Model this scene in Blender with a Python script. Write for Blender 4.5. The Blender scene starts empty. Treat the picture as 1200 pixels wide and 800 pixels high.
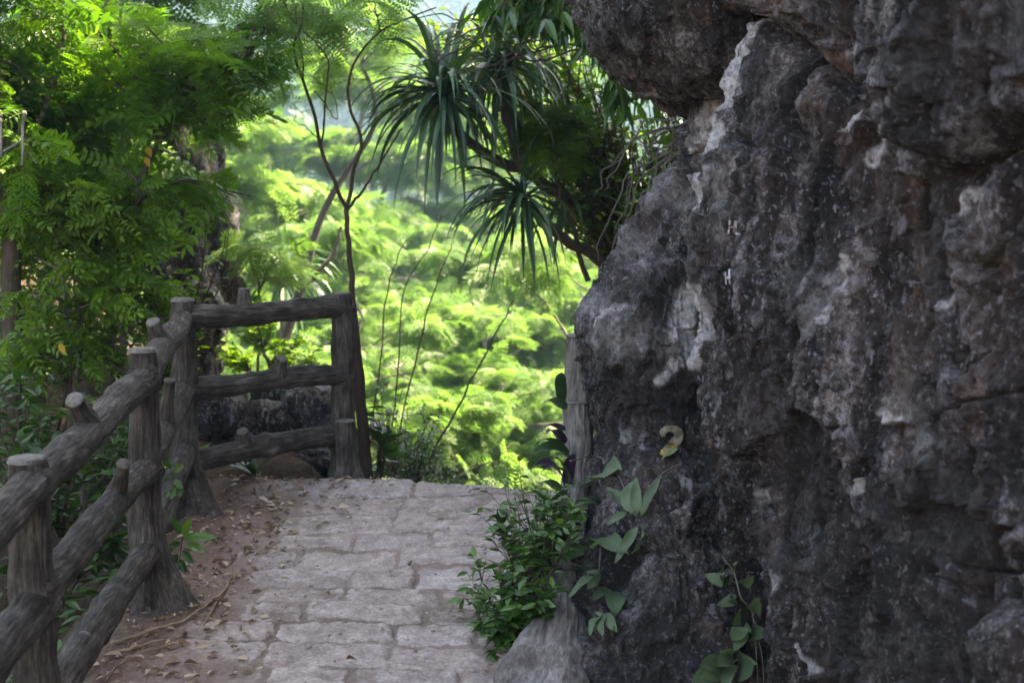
import bpy, math
import numpy as np
from mathutils import Vector
rng = np.random.default_rng(7)
R = math.radians
sc = bpy.context.scene
col = sc.collection
F_PX = 1667.0
CAM = np.array([0, 0, 1.78]); PITCH = R(5.83)
SL = 0.095                                     # rise of the path towards the crest

# ------------------------------------------------------------------ survey helpers
def P(px, py, Y):
    """point seen at (px,py) of the photograph that stands Y metres down the path"""
    px, py, Y = np.broadcast_arrays(np.asarray(px, float), np.asarray(py, float), np.asarray(Y, float))
    u = (px - 600) / F_PX; v = (400 - py) / F_PX
    dy = math.cos(PITCH) + v * math.sin(PITCH); dz = -math.sin(PITCH) + v * math.cos(PITCH)
    t = Y / dy
    return np.stack([u * t, Y + 0 * t, CAM[2] + dz * t], -1)

# ------------------------------------------------------------------ noise
def _h(ix, iy, iz, s):
    n = (ix * 374761393 + iy * 668265263 + iz * 2147483647 % 1000003 * 1013 + s * 974711) & 0xFFFFFFFF
    n = ((n ^ (n >> 13)) * 1274126177) & 0xFFFFFFFF
    n = ((n ^ (n >> 16)) * 2246822519) & 0xFFFFFFFF
    return ((n ^ (n >> 15)) & 0xFFFFFF) / float(0xFFFFFF)
def vnoise(p, s=0):
    p = np.asarray(p, float); i = np.floor(p).astype(np.int64); f = p - i
    f = f * f * f * (f * (f * 6 - 15) + 10)
    out = 0
    for a in (0, 1):
        wa = f[..., 0] if a else 1 - f[..., 0]
        for b in (0, 1):
            wb = f[..., 1] if b else 1 - f[..., 1]
            for c in (0, 1):
                wc = f[..., 2] if c else 1 - f[..., 2]
                out = out + wa * wb * wc * _h(i[..., 0] + a, i[..., 1] + b, i[..., 2] + c, s)
    return out * 2 - 1
def fbm(p, o=4, s=0, g=.5):
    a = 1; t = 0
    for k in range(o):
        t = t + a * vnoise(p * (2.03 ** k) + k * 17.3, s + k); a *= g
    return t
def worley(p, s=0):
    """nearest cell: distance, second distance, facet height, id"""
    p = np.asarray(p, float); i = np.floor(p).astype(np.int64)
    d1 = np.full(p.shape[:-1], 9.); d2 = d1.copy(); fh = np.zeros_like(d1); idv = np.zeros_like(d1)
    for a in (-1, 0, 1):
        for b in (-1, 0, 1):
            for c in (-1, 0, 1):
                x, y, z = i[..., 0] + a, i[..., 1] + b, i[..., 2] + c
                q = np.stack([x + _h(x, y, z, s), y + _h(x, y, z, s + 1), z + _h(x, y, z, s + 2)], -1)
                v = p - q; d = np.sqrt((v ** 2).sum(-1))
                r = np.stack([_h(x, y, z, s + 3), _h(x, y, z, s + 4), _h(x, y, z, s + 5)], -1) * 2 - 1
                h = (v * r).sum(-1)
                n = d < d1
                d2 = np.where(n, d1, np.minimum(d2, d)); fh = np.where(n, h, fh); idv = np.where(n, r[..., 0], idv)
                d1 = np.where(n, d, d1)
    return d1, d2, fh, idv
def sst(x, a, b):
    t = np.clip((x - a) / (b - a), 0, 1); return t * t * (3 - 2 * t)

# ------------------------------------------------------------------ mesh helpers
class MB:
    """collects shapes and links them as one mesh object"""
    def __init__(s): s.V = []; s.T = []; s.M = []; s.A = {}; s.n = 0
    def add(s, V, T, mat=0, **attrs):
        V = np.asarray(V, float).reshape(-1, 3); T = np.asarray(T, np.int64)
        s.V.append(V); s.T.append((T + s.n)); s.M.append(np.full(len(T), mat)); 
        for k, a in attrs.items():
            s.A.setdefault(k, []).append((s.n, np.asarray(a, float)))
        s.n += len(V); return s
    def build(s, name, mats, parent=None, smooth=True, loc=None):
        V = np.concatenate(s.V); me = bpy.data.meshes.new(name)
        if loc is not None: V = V - np.asarray(loc)
        sizes = np.concatenate([np.full(len(t), t.shape[1]) for t in s.T])
        loops = np.concatenate([t.ravel() for t in s.T])
        me.vertices.add(len(V)); me.vertices.foreach_set('co', V.ravel().astype(np.float32))
        me.loops.add(len(loops)); me.loops.foreach_set('vertex_index', loops.astype(np.int32))
        me.polygons.add(len(sizes))
        st = np.concatenate([[0], np.cumsum(sizes)[:-1]])
        me.polygons.foreach_set('loop_start', st.astype(np.int32))
        me.polygons.foreach_set('material_index', np.concatenate(s.M).astype(np.int32))
        me.polygons.foreach_set('use_smooth', np.full(len(sizes), bool(smooth)))
        for k, lst in s.A.items():
            vec = lst[0][1].ndim == 2
            at = me.attributes.new(k, 'FLOAT_VECTOR' if vec else 'FLOAT', 'POINT')
            D = np.zeros((len(V), 3) if vec else len(V))
            for n0, a in lst: D[n0:n0 + len(a)] = a
            at.data.foreach_set('vector' if vec else 'value', D.ravel().astype(np.float32))
        for m in (mats if isinstance(mats, (list, tuple)) else [mats]): me.materials.append(m)
        me.update(calc_edges=True); me.validate()
        o = bpy.data.objects.new(name, me); col.objects.link(o)
        if parent is not None: o.parent = parent
        if loc is not None: o.location = loc
        return o
def tag(o, label, cat, group=None, kind=None):
    if label: o['label'] = label
    if cat: o['category'] = cat
    if group: o['group'] = group
    if kind: o['kind'] = kind
    return o
def thing(name, label, cat, group=None, at=None):
    o = bpy.data.objects.new(name, None); col.objects.link(o); o.empty_display_size = .1
    return tag(o, label, cat, group)
def unit(v):
    v = np.asarray(v, float); return v / np.maximum(np.linalg.norm(v, axis=-1, keepdims=True), 1e-9)
def smooth_path(pts, n):
    """Catmull-Rom through pts (k,d)"""
    p = np.asarray(pts, float); k = len(p)
    if k == 2: return p[0] + np.linspace(0, 1, n)[:, None] * (p[1] - p[0])
    q = np.vstack([2 * p[0] - p[1], p, 2 * p[-1] - p[-2]])
    t = np.linspace(0, k - 1, n); i = np.minimum(t.astype(int), k - 2); f = (t - i)[:, None]
    a, b, c, d = q[i], q[i + 1], q[i + 2], q[i + 3]
    return .5 * (2 * b + (c - a) * f + (2 * a - 5 * b + 4 * c - d) * f ** 2 + (3 * b - a - 3 * c + d) * f ** 3)
def tube(mb, pts, rad, seg=8, n=None, mat=0, cap=True, rough=None, wob=0., seed=0, flare=None):
    n = n or max(2, len(pts)); k = len(pts)
    c = smooth_path(pts, n)
    r = np.interp(np.linspace(0, 1, n), np.linspace(0, 1, len(rad)), rad) if np.ndim(rad) else np.full(n, rad)
    if wob: c = c + wob * np.stack([vnoise(np.stack([np.arange(n) * .37, np.full(n, seed + j * 9.1), np.zeros(n)], -1), j) for j in range(3)], -1)
    t = unit(np.gradient(c, axis=0)); 
    ref = np.array([1., 0, 0]) if abs(t[0, 0]) < .8 else np.array([0, 1., 0])
    N = np.zeros_like(c); N[0] = unit(ref - t[0] * (ref @ t[0]))
    for i in range(1, n): N[i] = unit(N[i - 1] - t[i] * (N[i - 1] @ t[i]))
    B = np.cross(t, N)
    a = np.arange(seg) * 2 * math.pi / seg
    L = np.concatenate([[0], np.cumsum(np.linalg.norm(np.diff(c, axis=0), axis=1))])
    ring = np.cos(a)[None, :, None] * N[:, None] + np.sin(a)[None, :, None] * B[:, None]
    bc = np.stack([np.cos(a)[None] * r[:, None] + 0 * L[:, None], np.sin(a)[None] * r[:, None] + 0 * L[:, None], np.repeat(L[:, None], seg, 1)], -1) + seed * 3.7
    rr = np.repeat(r[:, None], seg, 1)
    if rough is not None: rr = rr + rough(bc, a[None, :], L[:, None], rr)
    V = c[:, None] + ring * rr[..., None]
    i, j = np.meshgrid(np.arange(n - 1), np.arange(seg), indexing='ij'); j2 = (j + 1) % seg
    Q = np.stack([i * seg + j, i * seg + j2, (i + 1) * seg + j2, (i + 1) * seg + j], -1).reshape(-1, 4)
    V = V.reshape(-1, 3); bc = bc.reshape(-1, 3)
    if cap:
        V = np.vstack([V, c[:1], c[-1:]]); bc = np.vstack([bc, bc[:1], bc[-1:]])
        m = n * seg; jj = np.arange(seg)
        T = np.vstack([np.stack([np.full(seg, m), (jj + 1) % seg, jj], -1), np.stack([np.full(seg, m + 1), (n - 1) * seg + jj, (n - 1) * seg + (jj + 1) % seg], -1)])
        mb.add(V, Q, mat, bark=bc); mb.T.append(T + mb.n - len(V)); mb.M.append(np.full(len(T), mat))
    else: mb.add(V, Q, mat, bark=bc)
    return c
def grid_faces(nr, nc):
    i, j = np.meshgrid(np.arange(nr - 1), np.arange(nc - 1), indexing='ij')
    return np.stack([i * nc + j, i * nc + j + 1, (i + 1) * nc + j + 1, (i + 1) * nc + j], -1).reshape(-1, 4)
def grid_normals(G):
    a = np.gradient(G, axis=0); b = np.gradient(G, axis=1)
    return unit(np.cross(b, a))

# leaves -----------------------------------------------------------
def leaf_t(w=.4, fold=.1, droop=.18, tip=.75):
    x = np.array([0, .18, .42, .7, 1.]); hw = np.array([.02, .34, .5, .32, .01]) * w
    z = -droop * x ** 2
    V = [];
    for i in range(5): V += [[x[i], hw[i], z[i] + fold * hw[i] * 2], [x[i], 0, z[i]], [x[i], -hw[i], z[i] + fold * hw[i] * 2]]
    T = []
    for i in range(4):
        a = i * 3; T += [[a, a + 1, a + 4], [a, a + 4, a + 3], [a + 1, a + 2, a + 5], [a + 1, a + 5, a + 4]]
    return np.array(V, float), np.array(T)
def rhombi(p, d, n, L, w):
    """diamond leaflets at p, along d, spread across n x d"""
    s = np.cross(n, d)
    V = np.stack([p, p + d * L * .45 + s * w, p + d * L, p + d * L * .45 - s * w], 1).reshape(-1, 3)
    b = np.arange(len(p))[:, None] * 4
    return V, np.concatenate([b + [0, 1, 2], b + [0, 2, 3]])
def frond_t(npin=9, nl=12, pw=.34, seed=0, droop=.35, lw=.3, single=False):
    """bipinnate leaf of unit length along +x: pinnae pairs, each feathered with leaflets"""
    r = np.random.default_rng(seed); Vs = []; Ts = []; n0 = 0
    def app(V, T):
        nonlocal n0; Vs.append(V); Ts.append(T + n0); n0 += len(V)
    def rach(t): return np.stack([t, 0 * t, -droop * t ** 2 + .06 * np.sin(t * 3)], -1)
    for k in range(npin):
        t = np.array(.16 + .84 * (k + .5) / npin); b = rach(t); L = pw * math.sin(math.pi * (.22 + .7 * float(t))) ** .7 * r.uniform(.85, 1.1)
        for sd in (-1, 1):
            ang = R(r.uniform(52, 72)) * (1 - .45 * float(t)); d = np.array([math.cos(ang), sd * math.sin(ang), r.uniform(-.3, .05)]); d = d / np.linalg.norm(d)
            dr = r.uniform(.1, .3)
            if single:
                V, T = rhombi(b[None], d[None], unit(np.array([[0, r.uniform(-.3, .3), 1.]])), L, L * .13); app(V, T); continue
            q = np.linspace(.08, 1, nl); pp = b + d * L * q[:, None] + np.array([0, 0, -1]) * (dr * L * q ** 2)[:, None]
            nz = unit(np.array([0, 0, 1.]) - d * d[2]); sdv = np.cross(nz, d); le = L * lw * np.sin(math.pi * (.25 + .68 * q))
            for s2 in (-1, 1):
                dd = unit(np.tile(sdv * s2 * .9 + d * .45 + nz * r.uniform(-.1, .12), (nl, 1)))
                s_ = np.cross(nz, dd)
                w = (L / nl * .44)
                Vq = np.stack([pp, pp + dd * (le * .45)[:, None] + s_ * w, pp + dd * le[:, None], pp + dd * (le * .45)[:, None] - s_ * w], 1).reshape(-1, 3)
                bq = np.arange(nl)[:, None] * 4; app(Vq, np.concatenate([bq + [0, 1, 2], bq + [0, 2, 3]]))
    tt = np.linspace(0, 1, 6); c = rach(tt); w = .006
    V = np.stack([c + [0, w, 0], c - [0, w, 0]], 1).reshape(-1, 3); i = np.arange(5)[:, None] * 2
    app(V, np.concatenate([i + [0, 1, 3], i + [0, 3, 2]]))
    return np.concatenate(Vs), np.concatenate(Ts)
def stamp(mb, tmpl, pos, d, up, scale, tone, mat=0):
    V, T = tmpl; pos = np.asarray(pos, float).reshape(-1, 3); k = len(pos)
    if k == 0: return
    x = unit(np.broadcast_to(d, (k, 3))); y = unit(np.cross(np.broadcast_to(up, (k, 3)), x)); z = np.cross(x, y)
    M = np.stack([x, y, z], 1) * np.broadcast_to(np.asarray(scale, float), (k,))[:, None, None]
    W = np.einsum('vi,kij->kvj', V, M) + pos[:, None]
    TT = T[None] + (np.arange(k) * len(V))[:, None, None]
    mb.add(W.reshape(-1, 3), TT.reshape(-1, T.shape[1]), mat, tone=np.repeat(np.broadcast_to(tone, (k,)), len(V)))
def rdirs(n, zlo=-.4, zhi=.5):
    a = rng.uniform(0, 2 * math.pi, n); z = rng.uniform(zlo, zhi, n); s = np.sqrt(1 - z * z)
    return np.stack([np.cos(a) * s, np.sin(a) * s, z], -1)
def strap(mb, p0, d, L, w, droop, tone, n=9, mat=0, fold=.25, twist=0.):
    """a sword-shaped leaf that arches over"""
    d = unit(d); t = np.linspace(0, 1, n); pos = np.zeros((n, 3)); pos[0] = p0; dirs = np.zeros((n, 3)); cur = d.copy()
    for i in range(n):
        dirs[i] = cur
        if i < n - 1:
            pos[i + 1] = pos[i] + cur * L / (n - 1); cur = unit(cur + np.array([0, 0, -1]) * droop / (n - 1) * (.4 + 1.6 * t[i]))
    side = np.cross(dirs, [0, 0, 1.]); bad = np.linalg.norm(side, axis=1) < .25
    s0 = unit(np.cross(d, [0.02, .01, 1.])); side = np.where(bad[:, None], s0, unit(side)); 
    nz = np.cross(side, dirs)
    if twist: side = unit(side * math.cos(twist) + nz * math.sin(twist)); nz = np.cross(side, dirs)
    hw = w * .5 * np.minimum(1, np.minimum(.45 + t * 4, (1 - t) * 2.2 + .02))
    V = np.stack([pos + side * hw[:, None] + nz * (fold * hw)[:, None], pos, pos - side * hw[:, None] + nz * (fold * hw)[:, None]], 1).reshape(-1, 3)
    i = np.arange(n - 1)[:, None] * 3
    T = np.concatenate([i + [0, 1, 4], i + [0, 4, 3], i + [1, 2, 5], i + [1, 5, 4]])
    mb.add(V, T, mat, tone=np.full(len(V), tone))

# ------------------------------------------------------------------ materials
def newmat(name):
    m = bpy.data.materials.new(name); m.use_nodes = True; nt = m.node_tree; nt.nodes.clear(); return m, nt
class NT:
    def __init__(s, nt): s.nt = nt
    def n(s, t, **kw):
        x = s.nt.nodes.new(t)
        for k, v in kw.items():
            if k.startswith('i_'):
                key = k[2:]; key = int(key) if key.isdigit() else key.replace('_', ' ')
                x.inputs[key].default_value = v
            else: setattr(x, k, v)
        return x
    def l(s, a, b): s.nt.links.new(a, b)
    def ramp(s, fac, stops):
        r = s.nt.nodes.new('ShaderNodeValToRGB'); e = r.color_ramp.elements
        while len(e) < len(stops): e.new(.5)
        for q, (p, c) in zip(e, stops): q.position = p; q.color = (*c, 1) if len(c) == 3 else c
        s.l(fac, r.inputs[0]); return r.outputs[0]
    def noise(s, vec, scale, detail=4, rough=.55, dist=0):
        x = s.n('ShaderNodeTexNoise'); x.inputs['Scale'].default_value = scale; x.inputs['Detail'].default_value = detail
        x.inputs['Roughness'].default_value = rough; x.inputs['Distortion'].default_value = dist
        s.l(vec, x.inputs['Vector']); return x.outputs['Fac']
    def mix(s, fac, a, b, bt='MIX'):
        x = s.n('ShaderNodeMix', data_type='RGBA', blend_type=bt)
        for sock, v in ((x.inputs[0], fac), (x.inputs[6], a), (x.inputs[7], b)):
            if isinstance(v, (int, float)): sock.default_value = v
            elif isinstance(v, tuple): sock.default_value = (*v, 1)
            else: s.l(v, sock)
        return x.outputs[2]
    def math(s, op, a, b=None):
        x = s.n('ShaderNodeMath', operation=op)
        for k, v in enumerate((a, b)):
            if v is None: continue
            if isinstance(v, (int, float)): x.inputs[k].default_value = v
            else: s.l(v, x.inputs[k])
        return x.outputs[0]
    def attr(s, name, out='Fac'): return s.n('ShaderNodeAttribute', attribute_name=name).outputs[out]
    def mapping(s, vec, sc3, rot=(0, 0, 0)):
        x = s.n('ShaderNodeMapping'); x.inputs['Scale'].default_value = sc3; x.inputs['Rotation'].default_value = rot; s.l(vec, x.inputs['Vector']); return x.outputs[0]
    def bump(s, h, strength, dist, normal=None):
        x = s.n('ShaderNodeBump'); x.inputs['Strength'].default_value = strength; x.inputs['Distance'].default_value = dist
        s.l(h, x.inputs['Height'])
        if normal is not None: s.l(normal, x.inputs['Normal'])
        return x.outputs[0]
def leafmat(name, stops, trans=.45, tcol=None, rough=.45, spec=.35):
    m, nt = newmat(name); g = NT(nt)
    tone = g.attr('tone'); geo = g.n('ShaderNodeNewGeometry')
    t2 = g.math('ADD', tone, g.math('MULTIPLY', g.math('SUBTRACT', geo.outputs['Random Per Island'], .5), .22))
    c = g.ramp(t2, stops)
    p = g.n('ShaderNodeBsdfPrincipled'); g.l(c, p.inputs['Base Color']); p.inputs['Roughness'].default_value = rough
    p.inputs['Specular IOR Level'].default_value = spec
    tr = g.n('ShaderNodeBsdfTranslucent'); g.l(g.mix(1., c, tcol or (1.0, 1.15, .5), 'MULTIPLY'), tr.inputs['Color'])
    mx = g.n('ShaderNodeMixShader'); mx.inputs[0].default_value = trans
    g.l(p.outputs[0], mx.inputs[1]); g.l(tr.outputs[0], mx.inputs[2])
    o = g.n('ShaderNodeOutputMaterial'); g.l(mx.outputs[0], o.inputs[0]); return m
def barkmat(name, stops, sc=(1, 1, .12), bump=.6, scale=60, moss=None, rough=.9, dist=.01):
    m, nt = newmat(name); g = NT(nt)
    v = g.attr('bark', 'Vector'); st = g.mapping(v, sc)
    n1 = g.noise(st, scale, 6, .65, .4); n2 = g.noise(v, scale * .12, 4, .6)
    c = g.ramp(g.math('ADD', g.math('MULTIPLY', n1, .6), g.math('MULTIPLY', n2, .4)), stops)
    if moss: c = g.mix(g.ramp(g.noise(v, 9, 4, .6), [(.56, (0, 0, 0)), (.7, (1, 1, 1))]), c, moss)
    p = g.n('ShaderNodeBsdfPrincipled'); g.l(c, p.inputs['Base Color']); p.inputs['Roughness'].default_value = rough; p.inputs['Specular IOR Level'].default_value = .25
    g.l(g.bump(g.math('ADD', n1, g.math('MULTIPLY', g.noise(v, scale * 3, 3, .6), .3)), bump, dist), p.inputs['Normal'])
    o = g.n('ShaderNodeOutputMaterial'); g.l(p.outputs[0], o.inputs[0]); return m
def plain(name, c, rough=.8, spec=.3, var=.3, scale=30):
    m, nt = newmat(name); g = NT(nt); tc = g.n('ShaderNodeTexCoord').outputs['Object']
    n = g.noise(tc, scale, 5, .6)
    p = g.n('ShaderNodeBsdfPrincipled'); g.l(g.ramp(n, [(.3, tuple(x * (1 - var) for x in c)), (.7, tuple(min(1, x * (1 + var)) for x in c))]), p.inputs['Base Color'])
    p.inputs['Roughness'].default_value = rough; p.inputs['Specular IOR Level'].default_value = spec
    g.l(g.bump(n, .4, .01), p.inputs['Normal'])
    o = g.n('ShaderNodeOutputMaterial'); g.l(p.outputs[0], o.inputs[0]); return m

def rockmat():
    m, nt = newmat('limestone'); g = NT(nt)
    tc = g.n('ShaderNodeTexCoord').outputs['Object']
    st = g.mapping(tc, (1, 1, .28))
    big = g.noise(tc, 2.1, 5, .6, .3); mid = g.noise(st, 9, 7, .68, .5); fine = g.noise(tc, 42, 8, .78); grit = g.noise(tc, 190, 4, .7)
    s = g.math('ADD', g.math('MULTIPLY', mid, .42), g.math('ADD', g.math('MULTIPLY', fine, .46), g.math('MULTIPLY', big, .12)))
    c = g.ramp(s, [(.455, (.004, .003, .003)), (.49, (.019, .016, .017)), (.522, (.056, .047, .050)), (.558, (.145, .126, .134)), (.60, (.46, .42, .44))])
    vo = g.n('ShaderNodeTexVoronoi', feature='F1'); vo.inputs['Scale'].default_value = 19
    dv = g.n('ShaderNodeVectorMath', operation='ADD'); ns = g.n('ShaderNodeTexNoise'); ns.inputs['Scale'].default_value = 14; ns.inputs['Detail'].default_value = 4; g.l(tc, ns.inputs['Vector'])
    sc_ = g.n('ShaderNodeVectorMath', operation='SCALE'); sc_.inputs['Scale'].default_value = .11; g.l(ns.outputs['Color'], sc_.inputs[0]); g.l(g.mapping(tc, (1, 1, .5)), dv.inputs[0]); g.l(sc_.outputs[0], dv.inputs[1]); g.l(dv.outputs[0], vo.inputs['Vector'])
    pit = g.math('MULTIPLY', g.ramp(vo.outputs['Distance'], [(.10, (1, 1, 1)), (.42, (0, 0, 0))]), g.ramp(big, [(.42, (0, 0, 0)), (.58, (1, 1, 1))]))
    # brown iron stain
    rust = g.math('MULTIPLY', g.ramp(g.noise(g.mapping(tc, (1, 1, .45)), 3.1, 5, .62, .6), [(.48, (0, 0, 0)), (.64, (1, 1, 1))]), .6)
    c = g.mix(rust, c, g.ramp(mid, [(.38, (.03, .014, .008)), (.5, (.085, .045, .028)), (.62, (.21, .12, .08))]))
    # black algae runs
    blk = g.ramp(g.noise(g.mapping(tc, (1, 1, .1)), 5.5, 6, .65, .3), [(.52, (0, 0, 0)), (.68, (1, 1, 1))])
    c = g.mix(g.math('MULTIPLY', blk, .72), c, (.014, .012, .012))
    pl = g.ramp(g.noise(g.mapping(tc, (1, 1, .09)), 8.5, 6, .66, .4), [(.54, (0, 0, 0)), (.68, (1, 1, 1))])
    c = g.mix(g.math('MULTIPLY', g.math('MULTIPLY', pl, g.ramp(fine, [(.42, (0, 0, 0)), (.56, (1, 1, 1))])), .75), c, (.27, .25, .275))
    # lichen and calcite flecks
    sp = g.ramp(g.noise(st, 21, 3, .5), [(.66, (0, 0, 0)), (.72, (1, 1, 1))])
    c = g.mix(g.math('MULTIPLY', sp, .55), c, (.42, .41, .45))
    f1 = g.ramp(g.noise(g.mapping(tc, (1, 1, .6)), 85, 3, .55), [(.60, (0, 0, 0)), (.645, (1, 1, 1))])
    f2 = g.ramp(g.noise(g.mapping(tc, (1, 1, .7)), 120, 3, .55), [(.345, (1, 1, 1)), (.39, (0, 0, 0))])
    c = g.mix(g.math('MULTIPLY', f1, g.ramp(big, [(.38, (.15, .15, .15)), (.6, (.75, .75, .75))])), c, (.38, .36, .41))
    c = g.mix(g.math('MULTIPLY', f2, .8), c, (.008, .007, .008))
    ca = g.attr('calcite'); cm = g.math('MULTIPLY', ca, g.ramp(g.noise(g.mapping(tc, (1, 1, .5)), 26, 8, .8, .6), [(.37, (0, 0, 0)), (.50, (1, 1, 1))]))  # white calcite streaks, plus the painted-in light of the pale facets
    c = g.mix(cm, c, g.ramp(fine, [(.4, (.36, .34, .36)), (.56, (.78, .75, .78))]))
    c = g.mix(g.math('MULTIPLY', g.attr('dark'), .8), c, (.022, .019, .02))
    p = g.n('ShaderNodeBsdfPrincipled'); g.l(c, p.inputs['Base Color']); g.l(g.ramp(fine, [(.35, (.75, .75, .75)), (.65, (.38, .38, .38))]), p.inputs['Roughness']); p.inputs['Specular IOR Level'].default_value = .5
    h = g.math('SUBTRACT', g.math('ADD', g.math('MULTIPLY', fine, .7), g.math('ADD', g.math('MULTIPLY', grit, .25), mid)), g.math('MULTIPLY', pit, .35))
    g.l(g.bump(h, 1., .04), p.inputs['Normal'])
    o = g.n('ShaderNodeOutputMaterial'); g.l(p.outputs[0], o.inputs[0]); return m

M = {}
M['rock'] = rockmat()
M['concrete_log'] = barkmat('cast_log_bark', [(.34, (.016, .013, .011)), (.46, (.048, .040, .035)), (.57, (.098, .083, .073)), (.70, (.24, .215, .195))], sc=(1, 1, .12), bump=1., scale=95, dist=.007)
M['pale_log'] = barkmat('pale_cast_log', [(.34, (.05, .044, .04)), (.47, (.14, .125, .115)), (.58, (.25, .23, .22)), (.70, (.42, .40, .39))], sc=(1, 1, .14), bump=1., scale=70, dist=.009)
M['cut'] = plain('cut_end', (.125, .115, .105), .85, var=.45, scale=60)
M['bark'] = barkmat('brown_bark', [(.3, (.03, .022, .017)), (.55, (.085, .063, .048)), (.75, (.18, .145, .12))])
M['greybark'] = barkmat('grey_bark', [(.3, (.06, .053, .046)), (.55, (.16, .145, .13)), (.75, (.3, .28, .26))])
M['redbark'] = barkmat('red_brown_bark', [(.3, (.03, .02, .015)), (.55, (.07, .046, .035)), (.75, (.15, .105, .085))])
G3 = lambda a, b, c: [(.0, a), (.5, b), (1., c)]
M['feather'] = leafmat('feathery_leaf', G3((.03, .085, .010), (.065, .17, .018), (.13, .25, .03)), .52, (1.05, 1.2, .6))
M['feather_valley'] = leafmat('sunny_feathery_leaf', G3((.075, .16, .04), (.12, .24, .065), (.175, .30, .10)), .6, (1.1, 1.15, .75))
M['far_leaf'] = leafmat('far_forest_leaf', G3((.025, .065, .03), (.045, .10, .045), (.07, .135, .06)), .35)
M['broad'] = leafmat('broad_leaf', G3((.018, .05, .014), (.04, .11, .024), (.10, .20, .04)), .32, (1.1, 1.3, .4), .32, .5)
M['lime'] = leafmat('lime_leaf', G3((.05, .125, .014), (.105, .225, .024), (.18, .31, .05)), .5, (1.1, 1.2, .4), .4)
M['glossy'] = leafmat('glossy_leaf', G3((.022, .06, .016), (.05, .13, .026), (.12, .23, .045)), .36, (1.2, 1.4, .4), .26, .6)
M['sword'] = leafmat('sword_leaf', G3((.02, .05, .03), (.04, .095, .05), (.075, .15, .065)), .25, (1.1, 1.3, .5), .3, .5)
M['purple'] = leafmat('purple_leaf', G3((.03, .016, .035), (.055, .028, .062), (.09, .05, .10)), .2, (1., .8, 1.), .35, .5)
M['yellow'] = leafmat('yellow_leaf', G3((.35, .2, .01), (.5, .3, .015), (.6, .4, .03)), .5, (1, 1, .6))
M['litter'] = leafmat('dead_leaf', G3((.10, .05, .028), (.28, .19, .125), (.58, .47, .36)), .12, (1, 1, 1), .8, .2)
M['stick'] = barkmat('dry_stick', [(.3, (.12, .08, .05)), (.6, (.33, .25, .18)), (.8, (.5, .42, .33))], scale=80, bump=.3)

# ------------------------------------------------------------------ ground
def crest(x): return 6.02 - .22 * sst(x, -.6, .2)
def ground_z(x, y):
    x = np.asarray(x, float); y = np.asarray(y, float)
    yc = crest(x)
    left = sst(-x, 1.5, 2.4); right = sst(x, .7, 1.6)
    yc = yc + 3.2 * left + 3.0 * right + .8 * sst(-x, .75, 1.3)
    ny = np.minimum(y, yc)
    z = SL * ny
    d = np.maximum(y - yc, 0)
    z = z - .12 * sst(d, 0, .35) * 1 - .62 * np.maximum(d - .1, 0)
    floor = -12.0 + .015 * (y - 25)
    z = np.maximum(z, floor + .6 * fbm(np.stack([x * .08, y * .08, 0 * x], -1), 3))
    hill = (y - 62) * (.30 + .04 * np.sin(x * .05)) + 5 * fbm(np.stack([x * .02, y * .02, 0 * x + 3], -1), 3)
    z = z + np.maximum(hill, 0) * sst(y, 60, 85) 
    z = z + 9 * sst(-x, 8, 40) * sst(y, 12, 40) + 8 * sst(x, 8, 40) * sst(y, 12, 40)
    # bank dropping away behind the railing, rising further left
    z = z - .28 * sst(-x, 1.3, 1.7) * sst(7.5 - y, 0, 2) + .55 * np.maximum(-x - 2.3, 0) * sst(14 - y, 0, 4) * sst(20 + x, 0, 8)
    return z
def axis(*segs):
    out = []
    for a, b, n in segs: out.append(np.linspace(a, b, n, endpoint=False))
    return np.concatenate(out + [[segs[-1][1]]])
ax = axis((-160, -30, 40), (-30, -6, 40), (-6, -1.7, 70), (-1.7, 1.2, 150), (1.2, 6, 50), (6, 30, 40), (30, 160, 40))
ay = axis((-14, 1.5, 40), (1.5, 7.5, 240), (7.5, 16, 90), (16, 60, 70), (60, 210, 70))
gx, gy = np.meshgrid(ax, ay); gz = ground_z(gx, gy)
pp = np.stack([gx, gy, gz], -1)
near = sst(14 - gy, 0, 4) * sst(7 - abs(gx), 0, 3)
gz = gz + near * (.025 * fbm(pp * 3.1, 4) + .01 * fbm(pp * 13, 3)) + (1 - near) * .2 * fbm(pp * .4, 3)
onpath = sst(gx, -1.35, -1.2) * sst(.6 - gx, 0, .15) * sst(gy, 1.0, 1.3) * sst(crest(gx) + .2 - gy, 0, .12)
gz = gz - .06 * onpath                                                                      # bed under the paving
def groundmat():
    m, nt = newmat('forest_soil'); g = NT(nt); tc = g.n('ShaderNodeTexCoord').outputs['Object']
    n = g.noise(tc, 3.5, 7, .65); n2 = g.noise(tc, 40, 5, .65)
    soil = g.ramp(g.math('ADD', g.math('MULTIPLY', n, .5), g.math('MULTIPLY', n2, .5)), [(.35, (.03, .021, .015)), (.55, (.085, .06, .043)), (.7, (.17, .125, .09))])
    green = g.ramp(g.noise(tc, .6, 6, .7), [(.35, (.025, .05, .014)), (.65, (.06, .105, .028))])
    sep = g.n('ShaderNodeSeparateXYZ'); g.l(tc, sep.inputs[0])
    far = g.math('GREATER_THAN', sep.outputs['Y'], 9.5)
    p = g.n('ShaderNodeBsdfPrincipled'); g.l(g.mix(far, soil, green), p.inputs['Base Color']); p.inputs['Roughness'].default_value = .95; p.inputs['Specular IOR Level'].default_value = .1
    g.l(g.bump(n2, .7, .02), p.inputs['Normal'])
    o = g.n('ShaderNodeOutputMaterial'); g.l(p.outputs[0], o.inputs[0]); return m
b = MB(); b.add(np.stack([gx, gy, gz], -1).reshape(-1, 3), grid_faces(len(ay), len(ax)))
o = b.build('ground', groundmat()); o['kind'] = 'structure'

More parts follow.
